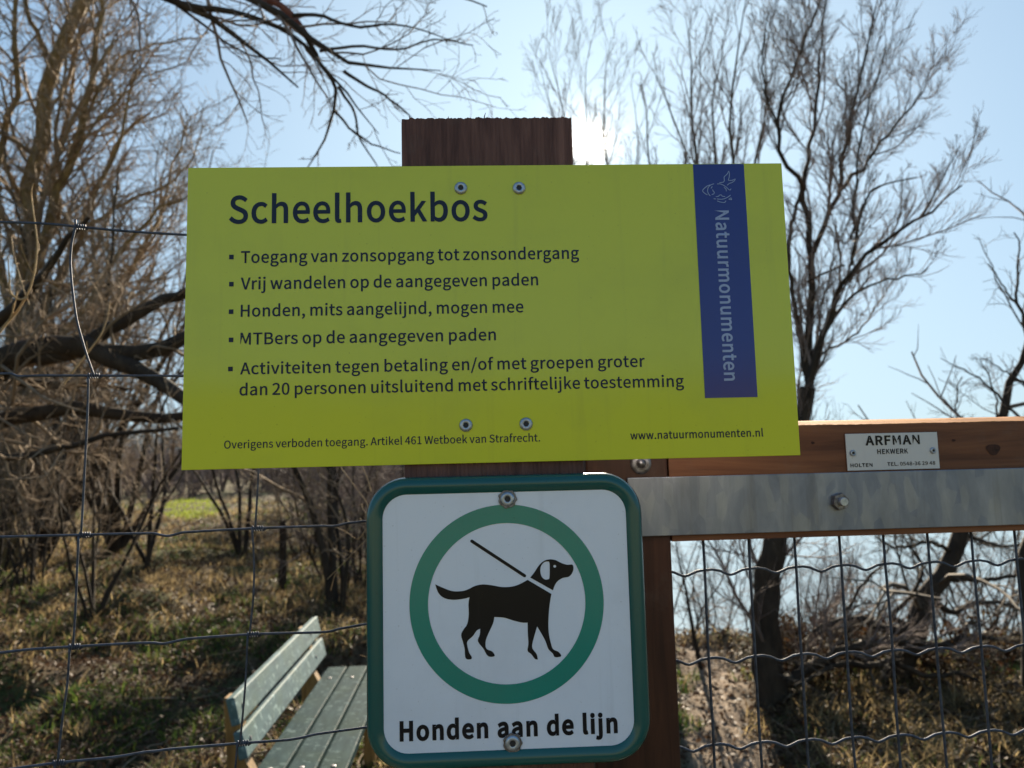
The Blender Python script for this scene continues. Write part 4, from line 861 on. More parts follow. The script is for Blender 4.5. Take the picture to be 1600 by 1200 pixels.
def norm(v): return v / (np.linalg.norm(v, axis=-1, keepdims=True) + 1e-12)

def tubes(P, R, s):
    """(N, n, 3) centre lines and (N, n) radii to vertices and quads."""
    N, n, _ = P.shape
    T = norm(np.gradient(P, axis=1))
    ref = np.where(np.abs(T[:, :1, 2:]) < .8, np.array([0, 0, 1.]), np.array([1., 0, 0]))
    U = norm(np.cross(T, np.broadcast_to(ref, T.shape))); W = np.cross(T, U)
    a = np.arange(s) * 2 * math.pi / s
    V = P[:, :, None] + R[:, :, None, None] * (U[:, :, None] * np.cos(a)[:, None] + W[:, :, None] * np.sin(a)[:, None])
    idx = np.arange(N * n * s).reshape(N, n, s)
    A, B = idx[:, :-1], idx[:, 1:]
    Q = np.stack([A, np.roll(A, -1, 2), np.roll(B, -1, 2), B], -1).reshape(-1, 4)
    return V.reshape(-1, 3), Q

def sprout(rng, P, R, nc, n, tr=(.2, 1), ang=(25, 55), lr=(.3, .6), wob=.18, up=.05, rr=.6, rmin=.0012, taper=.75, end=.25, minlen=.0, absr=None):
    """Children growing from the centre lines P: returns their centre lines and radii."""
    N, k, _ = P.shape
    t = (tr[0] + (tr[1] - tr[0]) * (np.arange(nc)[None] + rng.uniform(0, 1, (N, nc))) / nc) * (k - 1)
    i = np.minimum(t.astype(int), k - 2); f = (t - i)[..., None]
    ar = np.arange(N)[:, None]
    pos = P[ar, i] * (1 - f) + P[ar, i + 1] * f
    tan = norm(P[ar, i + 1] - P[ar, i])
    rad = R[ar, i] * (1 - f[..., 0]) + R[ar, i + 1] * f[..., 0]
    L = np.linalg.norm(np.diff(P, axis=1), axis=2).sum(1)[:, None]
    a = np.radians(rng.uniform(*ang, (N, nc)))[..., None]
    perp = norm(np.cross(tan, rng.normal(0, 1, (N, nc, 3))))
    d = norm(tan * np.cos(a) + perp * np.sin(a))
    ln = np.maximum(L * rng.uniform(*lr, (N, nc)) * (1 - .5 * t / (k - 1)), minlen)
    keep = (rng.uniform(0, 1, (N, nc)) < np.clip(L / (np.percentile(L, 75) + 1e-9), .12, 1)).ravel()
    M_ = N * nc
    d = d.reshape(M_, 3); p = pos.reshape(M_, 3); st = ln.reshape(M_, 1) / (n - 1)
    out = [p]
    for j in range(n - 1):
        d = norm(d + wob * rng.normal(0, 1, (M_, 3)) + np.array([0, 0, up]))
        p = p + d * st; out.append(p)
    C = np.stack(out, 1)
    r0 = np.minimum(rad.reshape(M_) * rr, .012 * ln.reshape(M_) + rmin)
    if absr is not None: r0 = np.minimum(r0, absr)
    tp = np.linspace(1, end, n)[None] ** taper
    return C[keep], np.maximum(r0[:, None] * tp, rmin)[keep]

def limb_lines(limbs, k=16, wob=0.0, rng=None):
    P, R = [], []
    for pts, r0, r1 in limbs:
        Q = resample(pts, k)
        if wob and rng is not None:
            L = np.linalg.norm(np.diff(Q, axis=0), axis=1).sum()
            j = rng.normal(0, wob * L / k, Q.shape); j[0] = 0; Q = Q + j
        P.append(Q); R.append(np.linspace(r0, r1, k))
    return np.array(P), np.array(R)

def pix(pts, y0, y1=None):
    """Traced photograph points at distances running from y0 to y1."""
    y1 = y0 if y1 is None else y1
    d = np.linspace(y0, y1, len(pts))
    return np.array([at(x, y, q) for (x, y), q in zip(pts, d)])

def make_tree(name, label, cat, base, limbs, levels, bark_m, twig_m, seed, group=None, k=16, wob=.10, s=9, extra=None):
    """limbs: traced or grown centre lines (points, r0, r1); levels: the sprout settings of each order of twigs."""
    rng = np.random.default_rng(seed)
    root = bpy.data.objects.new(name, None); COL.objects.link(root); root.location = base
    tag(root, label, cat, group)
    b = np.array(base)
    P, R = limb_lines(limbs, k, wob, rng)
    V, Q = tubes(P - b, R, s)
    fast_mesh('trunk', V, Q, bark_m, root, smooth=True)
    Vs, Qs, n = [], [], 0
    for lv in levels:
        lv = dict(lv); sides = lv.pop('s', 4); src = lv.pop('src', None)
        C, r = sprout(rng, P, R, **lv)
        V, Q = tubes(C - b, r, sides); Vs.append(V); Qs.append(Q + n); n += len(V)
        if lv.get('keep', True): P, R = C, r
    fast_mesh('crown', np.concatenate(Vs), np.concatenate(Qs), twig_m, root, smooth=True)
    return root

def grown_limbs(rng, base, n, h, spread, r0, lean=(0, 0), foot=.03, k=9):
    """Stems rising from one base: (points, r0, r1) lists."""
    out = []; base = np.array(base, float)
    for i in range(n):
        a = rng.uniform(0, 2 * math.pi); sp = spread * rng.uniform(.3, 1)
        d = norm(np.array([math.cos(a) * sp + lean[0], math.sin(a) * sp + lean[1], 1.0]))
        L = h * rng.uniform(.7, 1.1); p = base + np.array([rng.normal(0, foot), rng.normal(0, foot), -.05]); P = [p]
        for j in range(k - 1):
            d = norm(d + rng.normal(0, .13, 3) + [0, 0, .05]); p = p + d * L / (k - 1); P.append(p)
        out.append((np.array(P), r0 * rng.uniform(.7, 1.1), r0 * .15))
    return out

def gz(x, y): return float(ground_z(np.array(x), np.array(y)))

# --- the big tree right of the sign
def right_tree():
    Y = 5.4
    T = lambda pts, r0, r1, a=Y, b=Y: (pix(pts, a, b), r0 * .72, r1 * .72)
    base = at(1202, 1078, Y); base[2] = gz(base[0], base[1]) - .05
    b = [tuple(base)]
    trunk = np.vstack([base, pix([(1199, 1040), (1196, 960), (1203, 890), (1214, 830), (1228, 770), (1244, 710), (1257, 650), (1262, 605)], Y)])
    L = [(trunk, .112, .052),
         T([(1258,640),(1264,560),(1267,480),(1268,420),(1267,380),(1260,335),(1256,290)], .046, .026),
         T([(1256,296),(1244,276),(1230,258),(1218,232),(1216,192),(1220,156),(1236,128),(1248,80),(1276,24),(1290,-40)], .024, .006, Y, Y-.3),
         T([(1256,296),(1262,256),(1266,208),(1276,156),(1280,100),(1288,40),(1294,-50)], .024, .006, Y, Y+.3),
         T([(1267,400),(1280,372),(1292,348),(1312,300),(1318,248),(1328,200),(1340,148),(1348,116),(1360,80),(1368,10)], .028, .006, Y, Y-.4),
         T([(1260,630),(1275,560),(1300,482),(1320,436),(1332,416),(1376,380),(1404,356),(1440,340),(1480,316),(1508,292)], .042, .007, Y, Y-.5),
         T([(1332,414),(1334,395),(1336,372),(1348,320),(1360,294),(1395,285),(1432,278)], .018, .005, Y-.2, Y-.5),
         T([(1310,300),(1332,276),(1352,256),(1384,212),(1420,172),(1448,132),(1468,104)], .022, .005, Y-.1, Y+.5),
         T([(1232,420),(1232,384),(1240,336),(1254,296)], .020, .018, Y, Y),
         T([(1262,600),(1248,520),(1236,440),(1232,400)], .026, .020, Y, Y),
         T([(1262,440),(1285,428),(1320,414)], .012, .010, Y, Y-.2),
         T([(1285,520),(1320,470),(1352,448),(1392,436),(1428,430),(1450,420)], .018, .004, Y, Y-.6),
         T([(1276,560),(1310,540),(1345,520),(1375,470),(1410,420)], .014, .004, Y, Y+.4),
         T([(1348,320),(1330,380),(1332,340),(1340,250),(1350,190),(1372,130),(1384,70)], .014, .004, Y-.2, Y-.7),
         T([(1216,200),(1196,150),(1190,90),(1200,20)], .012, .004, Y-.2, Y-.4),
         T([(1440,340),(1462,300),(1484,258),(1500,225)], .010, .003, Y-.4, Y-.6),
         # low limbs lying along the bank
         T([(1208,1085),(1250,1052),(1300,1024),(1350,1006),(1420,1000),(1500,1012)], .060, .020, Y, Y-.3),
         T([(1225,1075),(1280,985),(1330,962),(1370,974),(1430,988)], .026, .012, Y, Y+.5)]
    lv = [dict(nc=16, n=9, tr=(.12, 1), ang=(16, 42), lr=(.28, .55), wob=.11, up=.13, rr=.55, rmin=.0022, s=4),
          dict(nc=11, n=7, tr=(.15, 1), ang=(18, 50), lr=(.32, .62), wob=.15, up=.07, rr=.6, rmin=.0016, s=3),
          dict(nc=8, n=5, tr=(.15, 1), ang=(16, 42), lr=(.45, .9), wob=.14, up=.09, rr=.7, rmin=.0012, s=3)]
    make_tree('bare_tree', 'tall bare many-stemmed tree rising right of the lime sign into open sky', 'tree', tuple(base), L, lv, M['bark'], M['twig_grey'], 21)
right_tree()

# --- trees whose stems fan out above the sign
def fan_tree(label, bx, by, Y, tops, seed, r0, twn=1.0):
    base = at(bx, by, Y); base[2] = gz(base[0], base[1]) - .05
    L = []
    for P in tops:
        pts = [tuple(base)] + [tuple(at(x, y, Y + d)) for (x, y), d in zip(P, np.linspace(0, np.sin(P[0][0]) * .8, len(P)))]
        L.append((np.array(pts), r0, r0 * .05))
    lv = [dict(nc=int(20 * twn), n=8, tr=(.5, 1), ang=(12, 34), lr=(.10, .24), wob=.10, up=.12, rr=.55, rmin=.0025, s=4),
          dict(nc=9, n=6, tr=(.15, 1), ang=(16, 42), lr=(.30, .60), wob=.14, up=.08, rr=.6, rmin=.0020, s=3),
          dict(nc=4, n=4, tr=(.2, 1), ang=(20, 45), lr=(.35, .7), wob=.14, up=.05, rr=.7, rmin=.0016, s=3)]
    make_tree('bare_tree', label, 'tree', tuple(base), L, lv, M['bark_grey'], M['twig_grey'], seed, k=20, wob=.05)
fan_tree('bare tree with fanned upright stems rising behind the blue band of the sign', 1000, 1010, 6.6, [
    [(1060,700),(1120,400),(1150,256),(1140,216),(1136,168),(1150,80),(1168,20),(1172,-40)],
    [(1040,700),(1070,400),(1076,240),(1060,200),(1040,160),(1024,108)],
    [(1050,700),(1085,400),(1092,248),(1072,180),(1076,132),(1084,88),(1072,20)],
    [(1080,700),(1160,400),(1184,252),(1196,160),(1200,100),(1206,30)],
    [(1070,700),(1110,420),(1118,250),(1112,180),(1120,110),(1132,60)],
    [(1030,700),(1030,420),(1020,260),(1010,190),(1000,130)]], 31, .045)
fan_tree('slender far bare tree whose thin stems stand around the low sun', 905, 880, 9.0, [
    [(905,600),(900,300),(885,178),(868,150),(862,110),(856,50)],
    [(905,600),(915,320),(918,170),(912,110),(920,60)],
    [(910,600),(940,320),(946,160),(940,110),(955,60)],
    [(915,600),(985,330),(996,252),(1000,190),(985,130)],
    [(905,600),(880,330),(878,210),(850,140),(845,100)]], 32, .040, .8)

# --- the low tree right of the gate, its leaning trunk in the mesh
def leaning_tree():
    Y = 5.6
    base = at(1395, 1045, Y); base[2] = gz(base[0], base[1]) - .05
    L = [(np.vstack([base, pix([(1412,1005),(1440,958),(1466,905),(1480,862),(1500,830),(1530,760),(1552,700),(1575,620),(1610,540),(1650,440)], Y)]), .085, .006),
         (pix([(1440,960),(1412,985),(1380,985),(1345,965),(1310,968),(1270,985)], Y, Y-.3), .040, .012),
         (pix([(1425,980),(1390,962),(1420,938),(1442,905),(1440,880),(1420,850)], Y, Y+.3), .022, .008),
         (pix([(1470,905),(1500,905),(1540,906),(1590,900)], Y, Y-.2), .022, .010),
         (pix([(1455,940),(1490,960),(1520,940),(1560,940),(1600,955)], Y, Y+.2), .025, .010),
         (pix([(1484,860),(1450,845),(1400,856),(1370,840)], Y, Y-.4), .016, .006),
         (pix([(1405,1030),(1360,1040),(1310,1035),(1265,1060),(1240,1075)], Y-.2, Y-.5), .026, .008),
         (pix([(1415,1020),(1460,1015),(1510,990),(1560,1000),(1610,985)], Y-.1, Y-.4), .028, .010),
         (pix([(1400,1035),(1450,1060),(1500,1050),(1550,1075),(1590,1065)], Y-.2, Y-.5), .020, .007),
         (pix([(1330,1010),(1320,960),(1345,915),(1380,880),(1390,850)], Y, Y+.3), .016, .005),
         (pix([(1500,830),(1530,845),(1570,855),(1605,850)], Y, Y+.2), .018, .008),
         (pix([(1530,760),(1500,690),(1492,630),(1500,590)], Y, Y-.3), .012, .003),
         (pix([(1552,700),(1560,640),(1545,585),(1530,560)], Y, Y-.3), .010, .003)]
    lv = [dict(nc=13, n=8, tr=(.12, 1), ang=(30, 75), lr=(.25, .55), wob=.22, up=.02, rr=.5, rmin=.002, s=4),
          dict(nc=6, n=6, tr=(.15, 1), ang=(30, 70), lr=(.3, .6), wob=.25, up=.01, rr=.6, rmin=.0015, s=3),
          dict(nc=3, n=4, tr=(.2, 1), ang=(30, 60), lr=(.35, .7), wob=.22, up=0, rr=.7, rmin=.0012, s=3)]
    make_tree('leaning_tree', 'low tree with thick leaning trunk and tangled limbs behind the gate mesh', 'tree', tuple(base), L, lv, M['bark'], M['bark_grey'], 41)
leaning_tree()
def edge_tree():
    Y = 4.3
    base = at(1640, 1120, Y); base[2] = gz(base[0], base[1]) - .05
    L = [(np.vstack([base, pix([(1626,1040),(1620,930),(1616,830),(1622,700),(1640,560),(1658,400),(1672,320)], Y)]), .085, .008),
         (pix([(1636,600),(1612,540),(1592,476),(1587,430),(1596,380),(1584,362)], Y, Y-.2), .014, .003),
         (pix([(1592,480),(1570,452),(1556,428),(1545,412)], Y-.1, Y-.3), .006, .002),
         (pix([(1630,640),(1600,600),(1570,580),(1540,560)], Y, Y-.2), .009, .002),
         (pix([(1625,680),(1590,650),(1540,600),(1500,575),(1470,560)], Y, Y+.2), .010, .002),
         (pix([(1640,560),(1620,500),(1604,450),(1606,400)], Y, Y+.2), .010, .003)]
    lv = [dict(nc=8, n=7, tr=(.25, 1), ang=(20, 50), lr=(.2, .5), wob=.14, up=.06, rr=.5, rmin=.0015, s=3),
          dict(nc=5, n=5, tr=(.2, 1), ang=(20, 50), lr=(.3, .6), wob=.16, up=.04, rr=.6, rmin=.0011, s=3)]
    make_tree('bare_tree', 'bare tree cut by the right photo edge, thin twigs reaching left', 'tree', tuple(base), L, lv, M['bark'], M['twig_grey'], 51)
edge_tree()

# --- the tall tree on the left
def left_tree():
    Y = 11.5
    base = at(20, 905, Y); base[2] = gz(base[0], base[1]) - .1
    L = [(np.vstack([base, pix([(18,760),(26,600),(40,470),(52,360),(62,250),(70,160),(74,120),(88,76),(108,36),(138,-6),(160,-80)], Y)]), .17, .085),
         (pix([(72,85),(58,52),(42,22),(36,-30)], Y), .045, .03),
         (pix([(40,470),(66,380),(100,290),(120,230),(140,140),(150,70),(158,0),(165,-60)], Y, Y-.8), .085, .03),
         (pix([(30,580),(80,470),(120,380),(150,300),(180,230),(215,190),(240,175)], Y, Y+.6), .08, .02),
         (pix([(26,600),(10,470),(-10,380),(0,240),(20,150),(30,60),(25,-30)], Y, Y-.5), .08, .03),
         (pix([(25,640),(90,540),(150,450),(200,380),(250,330),(300,300),(340,290)], Y, Y-.6), .07, .012),
         (pix([(110,260),(150,150),(190,80),(220,75),(280,62),(330,52)], Y-.3, Y-.6), .035, .01),
         (pix([(60,420),(90,320),(88,250),(110,180),(120,120),(110,60),(120,0)], Y, Y+.8), .05, .02),
         (pix([(130,360),(170,330),(230,300),(262,296),(300,250),(320,200)], Y, Y+.4), .035, .01),
         (pix([(60,560),(130,520),(190,470),(230,380),(262,310),(270,250),(300,180)], Y, Y+1), .05, .012),
         (pix([(120,240),(140,200),(200,140),(250,110),(300,95)], Y-.4, Y-.8), .022, .006),
         (pix([(160,280),(190,215),(200,150),(225,90),(230,20)], Y-.4, Y-.8), .028, .008),
         (pix([(52,360),(30,300),(-5,230),(-40,160)], Y, Y+.4), .05, .02)]
    lv = [dict(nc=24, n=9, tr=(.18, 1), ang=(25, 60), lr=(.25, .52), wob=.17, up=.05, rr=.5, rmin=.006, s=4),
          dict(nc=12, n=7, tr=(.15, 1), ang=(25, 60), lr=(.32, .62), wob=.20, up=.03, rr=.55, rmin=.0044, s=3),
          dict(nc=5, n=5, tr=(.2, 1), ang=(25, 60), lr=(.35, .7), wob=.2, up=.02, rr=.7, rmin=.0032, s=3)]
    make_tree('tall_tree', 'tall bare tree at the upper left with a sunlit ochre trunk and dense twigs', 'tree', tuple(base), L, lv, M['bark_ochre'], M['twig'], 61)
left_tree()
def overhang_tree():
    Y = 3.6
    base = np.array([-4.3, 4.4, gz(-4.3, 4.4) - .1])
    fork = at(-60, -330, 4.0)
    L = [(np.array([base, base + [.1, 0, 1.2], base + [.3, -.1, 2.4], fork]), .15, .07),
         (np.vstack([fork, pix([(90,-120),(180,-30),(244,-2),(280,6),(320,14),(352,42),(408,76),(424,104),(452,132),(468,138)], Y)]), .060, .004),
         (pix([(290,8),(320,12),(360,16),(400,30),(448,44),(480,76),(516,116),(532,132),(560,168),(592,208)], Y, Y-.2), .017, .002),
         (pix([(276,8),(320,40),(360,72),(400,90),(440,92)], Y, Y+.2), .008, .003),
         (np.vstack([fork, pix([(150,-150),(300,-40),(404,-2),(432,4),(460,28),(480,56),(504,76),(540,112),(572,118),(616,104),(650,108),(690,112)], Y, Y-.3)]), .055, .002),
         (pix([(478,54),(496,96),(528,132),(522,170),(510,215),(484,258),(474,275)], Y-.1, Y), .013, .0025),
         (pix([(458,24),(500,22),(530,34),(560,44),(612,36),(660,46),(700,62)], Y-.1, Y-.4), .010, .0018),
         (pix([(538,112),(565,130),(600,148),(640,180),(665,215)], Y-.1, Y-.3), .009, .0016),
         (pix([(432,0),(520,-50),(600,-20),(660,0),(720,-8),(760,10)], Y, Y-.3), .012, .003),
         (pix([(500,80),(560,70),(620,80),(680,60),(740,70)], Y-.1, Y+.3), .008, .003),
         (pix([(528,135),(555,175),(560,215),(590,260)], Y, Y+.2), .008, .003),
         (pix([(522,170),(545,200),(580,225),(625,240)], Y, Y-.2), .007, .0025)]
    lv = [dict(nc=13, n=8, tr=(.35, 1), ang=(22, 48), lr=(.14, .34), wob=.17, up=.02, rr=.5, rmin=.0018, s=4),
          dict(nc=8, n=6, tr=(.15, 1), ang=(25, 60), lr=(.3, .65), wob=.2, up=.02, rr=.6, rmin=.0013, s=3),
          dict(nc=5, n=4, tr=(.2, 1), ang=(25, 60), lr=(.35, .7), wob=.2, up=0, rr=.7, rmin=.0010, s=3)]
    r = make_tree('overhanging_tree', 'bare tree reaching in from the top left, its crooked branches hanging over the lime sign', 'tree', tuple(base), L, lv, M['bark'], M['twig_grey'], 71, wob=.04)
    P, R = limb_lines([(pix([(402,-3),(432,4),(448,16),(460,28),(470,42),(481,58)], Y, Y-.06), .0175, .0155)], 14)
    V, Q = tubes(P - base, R, 9); fast_mesh('bare_red_bark', V, Q, M['bark_red'], r, smooth=True)
overhang_tree()
def old_willow():
    Y = 6.2
    base = np.array([-6.3, 6.4, gz(-6.3, 6.4) - .1]); c = at(-260, 560, 6.3)
    L = [(np.array([base, base + [.1, 0, .5], base + [.15, 0, 1.1], c + [-.2, 0, .1], c + [-.1, 0, .9]]), .30, .14),
         (np.vstack([c, pix([(-120,590),(0,566),(56,546),(109,534),(128,536),(169,550),(210,562),(244,557),(262,542),(285,528),(330,500),(380,490)], Y)]), .17, .035),
         (pix([(120,536),(161,556),(210,574),(255,600),(285,622),(330,655),(360,690)], Y, Y-.2), .085, .035),
         (np.vstack([c + [0, 0, -.3], pix([(-120,690),(0,660),(49,640),(105,632),(157,638),(225,652),(262,657),(283,656),(330,640),(390,640)], Y, Y+.3)]), .10, .03),
         (pix([(60,560),(110,556),(150,525),(180,508),(210,494),(232,478),(262,465),(289,460),(330,440),(390,430)], Y, Y+.2), .07, .03),
         (np.vstack([c + [0, 0, -.4], pix([(-60,690),(0,720),(50,712),(100,700),(150,680),(200,676),(280,668)], Y, Y-.4)]), .05, .012),
         (pix([(-100,580),(-20,520),(30,470),(70,430),(100,380),(140,340)], Y, Y-.5), .07, .015),
         (pix([(-60,560),(40,600),(100,600),(150,600),(200,610)], Y, Y+.5), .06, .015)]
    lv = [dict(nc=18, n=9, tr=(.2, 1), ang=(30, 75), lr=(.22, .48), wob=.2, up=.03, rr=.4, rmin=.0035, s=4),
          dict(nc=7, n=7, tr=(.15, 1), ang=(25, 65), lr=(.30, .60), wob=.22, up=.02, rr=.55, rmin=.0025, s=3),
          dict(nc=4, n=5, tr=(.2, 1), ang=(25, 60), lr=(.35, .7), wob=.22, up=.0, rr=.7, rmin=.0019, s=3)]
    make_tree('old_willow', 'old dark tree with thick nearly level limbs reaching right behind the wire fence', 'tree', tuple(base), L, lv, M['bark'], M['twig'], 81, wob=.05)
old_willow()

# --- small trees of the clearing, each where its foot stands in the photograph
def small_tree(label, px, py, n, h, spread, r0, seed, lean=(0, 0), twig='twig', bark='bark', dense=1.0, zg=None, name='small_tree', Y=None):
    # the foot: march along the sight line until it meets the ground
    if Y is None:
        Y = 3.0
        while Y < 60 and at(px, py, Y)[2] > ground_z(np.array(at(px, py, Y)[0]), np.array(Y)): Y += .05
    b = at(px, py, Y); b[2] = gz(b[0], b[1])
    rng = np.random.default_rng(seed)
    L = grown_limbs(rng, b, n, h, spread, r0, lean)
    lv = [dict(nc=int(8 * dense), n=8, tr=(.22, 1), ang=(25, 60), lr=(.25, .55), wob=.2, up=.05, rr=.5, rmin=.0028 * Y / 9, s=4),
          dict(nc=int(7 * dense), n=6, tr=(.15, 1), ang=(25, 60), lr=(.3, .6), wob=.2, up=.03, rr=.6, rmin=.0022 * Y / 9, s=3),
          dict(nc=3, n=4, tr=(.2, 1), ang=(25, 60), lr=(.35, .7), wob=.2, up=.02, rr=.7, rmin=.0018 * Y / 9, s=3)]
    return make_tree(name, label, 'tree' if 'tree' in name else 'shrub', tuple(b), L, lv, M[bark], M[twig], seed, k=12, wob=.03, s=7)
small_tree('small forked bare tree beside the left stay of the wire fence, low branches spread wide', 150, 962, 6, 2.9, .6, .021, 101)
small_tree('thin cluster of dark stems standing left of the bright green clearing', 232, 886, 3, 4.2, .42, .036, 102)
small_tree('thin grey tree standing right of the bright green clearing', 376, 866, 4, 4.0, .38, .038, 103, twig='twig_grey')
small_tree('dark tree trunk standing left of the dog sign beyond the bench', 518, 946, 3, 3.6, .28, .045, 104, lean=(-.12, 0))
small_tree('thinner dark stem beside the trunk left of the dog sign', 536, 948, 2, 3.2, .25, .03, 105, lean=(.1, 0))
small_tree('small bent tree leaning over the path right behind the gate stile', 1082, 1048, 2, 1.5, .4, .030, 106, lean=(-.30, 0))
small_tree('low bare sapling in the dry grass at the left edge', 58, 900, 4, 2.4, .6, .02, 107)

small_tree('bushy many-stemmed bare tree far left, mingling with the tall ochre trunk', 70, 868, 9, 6.8, .6, .07, 111, dense=1.3)
small_tree('bushy bare tree between the tall ochre trunk and the lime sign', 185, 862, 8, 6.2, .55, .06, 112, dense=1.3, lean=(-.05, 0))

# bare thickets on the left and in the middle distance
r = np.random.default_rng(7)
thick = [(-6.6, 8.2), (-6.0, 9.2), (-7.6, 9.8), (-7.3, 11.0), (-8.6, 13.2), (-8.4, 12.0), (-3.9, 14.2), (-8.9, 15.5), (-9.8, 14.5), (-1.6, 11.2), (-0.9, 10.6), (-2.3, 13.5), (-1.4, 14.6), (-3.1, 17.5), (-0.4, 12.0), (-2.0, 9.6), (-3.4, 15.6), (-5.0, 20.5), (-9.9, 11.6)]
for i, (x, y) in enumerate(thick):
    left = x < -4
    rng = np.random.default_rng(200 + i)
    b = (x, y, gz(x, y))
    L = grown_limbs(rng, b, 13, (4.4 if left else 2.7) * rng.uniform(.85, 1.15), .55, .017, foot=.22)
    rm = y / 9
    lv = [dict(nc=11, n=7, tr=(.1, 1), ang=(25, 65), lr=(.25, .5), wob=.2, up=.04, rr=.5, rmin=.0030 * rm, s=3),
          dict(nc=6, n=6, tr=(.15, 1), ang=(25, 65), lr=(.3, .6), wob=.22, up=.02, rr=.6, rmin=.0024 * rm, s=3),
          dict(nc=3, n=4, tr=(.2, 1), ang=(25, 60), lr=(.35, .7), wob=.22, up=.0, rr=.7, rmin=.0020 * rm, s=3)]
    make_tree('bare_shrub', 'dense brown leafless shrub in the thicket behind the wire fence, left of the lime sign' if left else 'dense purplish leafless shrub beyond the bench, between the lime sign and the dog sign', 'shrub', b, L, lv,
              M['bark'], M['twig'] if left else M['twig_grey'], 300 + i, group='shrubs of the left thicket' if left else 'shrubs beyond the bench', k=9, wob=.03, s=5)
# shrubs on the bank in front of the water
bank = [(1.75, 7.9, 1.5), (2.4, 8.4, 1.9), (3.1, 8.2, 1.9), (3.9, 8.5, 2.2), (4.8, 8.2, 2.2), (5.6, 8.6, 2.2), (6.4, 8.2, 2.2), (2.9, 7.4, 1.1), (4.4, 7.5, 1.3)]
for i, (x, y, h) in enumerate(bank):
    rng = np.random.default_rng(400 + i); b = (x, y, gz(x, y))
    L = grown_limbs(rng, b, 11, h, .7, .013, foot=.2)
    lv = [dict(nc=8, n=7, tr=(.1, 1), ang=(25, 65), lr=(.3, .55), wob=.22, up=.03, rr=.5, rmin=.0020, s=3),
          dict(nc=5, n=6, tr=(.15, 1), ang=(25, 65), lr=(.3, .6), wob=.25, up=.02, rr=.6, rmin=.0016, s=3),
          dict(nc=3, n=4, tr=(.2, 1), ang=(25, 60), lr=(.35, .7), wob=.22, up=.0, rr=.7, rmin=.0013, s=3)]
    make_tree('bank_shrub', 'thin twiggy leafless shrub on the bank against the bright water, seen through the gate mesh', 'shrub', b, L, lv, M['bark'], M['twig_grey'], 420 + i, group='shrubs on the water bank', k=9, wob=.03, s=5)
# withered brambles low at the right
def leaves_on(rng, C, n, size):
    i = rng.integers(0, C.shape[0], n); j = rng.integers(1, C.shape[1], n)
    p = C[i, j] + rng.normal(0, .02, (n, 3))
    a = norm(rng.normal(0, 1, (n, 3))); b = norm(np.cross(a, rng.normal(0, 1, (n, 3))))
    s = size * rng.uniform(.5, 1.2, (n, 1))
    V = np.stack([p - a * s, p + b * s * .5, p + a * s, p - b * s * .5], 1)
    return V, rng.uniform(0, 1, n)
for i, (x, y) in enumerate([(2.1, 5.7), (2.6, 6.0), (3.1, 5.6), (3.6, 6.0), (2.3, 6.6), (3.0, 6.7), (4.1, 5.8)]):
    rng = np.random.default_rng(500 + i); b = np.array([x, y, gz(x, y)])
    root = bpy.data.objects.new('withered_bramble', None); COL.objects.link(root); root.location = b
    tag(root, 'low dark withered bramble bush on the bank behind the lower right of the gate mesh', 'shrub', 'brambles behind the gate')
    L = grown_limbs(rng, b, 14, .43, 1.9, .007)
    P, R = limb_lines(L, 9, .05, rng)
    C, rr_ = sprout(rng, P, R, 7, 7, tr=(.1, 1), ang=(30, 80), lr=(.4, .8), wob=.25, up=-.06, rmin=.0018)
    C2, r2 = sprout(rng, C, rr_, 7, 5, tr=(.1, 1), ang=(30, 80), lr=(.4, .8), wob=.25, up=-.04, rmin=.0018)
    Vs, Qs, n = [], [], 0
    for c_, r_ in ((P, R), (C, rr_), (C2, r2)):
        V, Q = tubes(c_ - b, r_, 4); Vs.append(V); Qs.append(Q + n); n += len(V)
    fast_mesh('stems', np.concatenate(Vs), np.concatenate(Qs), M['bark'], root)
    V, t = leaves_on(rng, C2, 1000, .022)
    fast_mesh('leaves', (V - b).reshape(-1, 3), np.arange(len(V) * 4).reshape(-1, 4), M['bramble_leaf'], root, attr={'tint': np.repeat(t, 4)})

# a split stake beyond the bench
def stake():
    Y = 3.0
    while at(441, 924, Y)[2] > gz(at(441, 924, Y)[0], Y): Y += .05
    b = at(441, 924, Y); b[2] = gz(b[0], b[1]); h = at(441, 812, Y)[2] - b[2]
    o = bpy.data.objects.new('wooden_stake', None); COL.objects.link(o); o.location = b
    tag(o, 'slim dark upright wooden stake in the grass beyond the bench', 'stake')
    mb = MB(); mb.tube([(0, 0, -.2), (.004, 0, h * .4), (-.002, 0, h * .9), (0, 0, h)], [.052, .05, .046, .03], 7); mb.build('shaft', M['bark'], o)
stake()

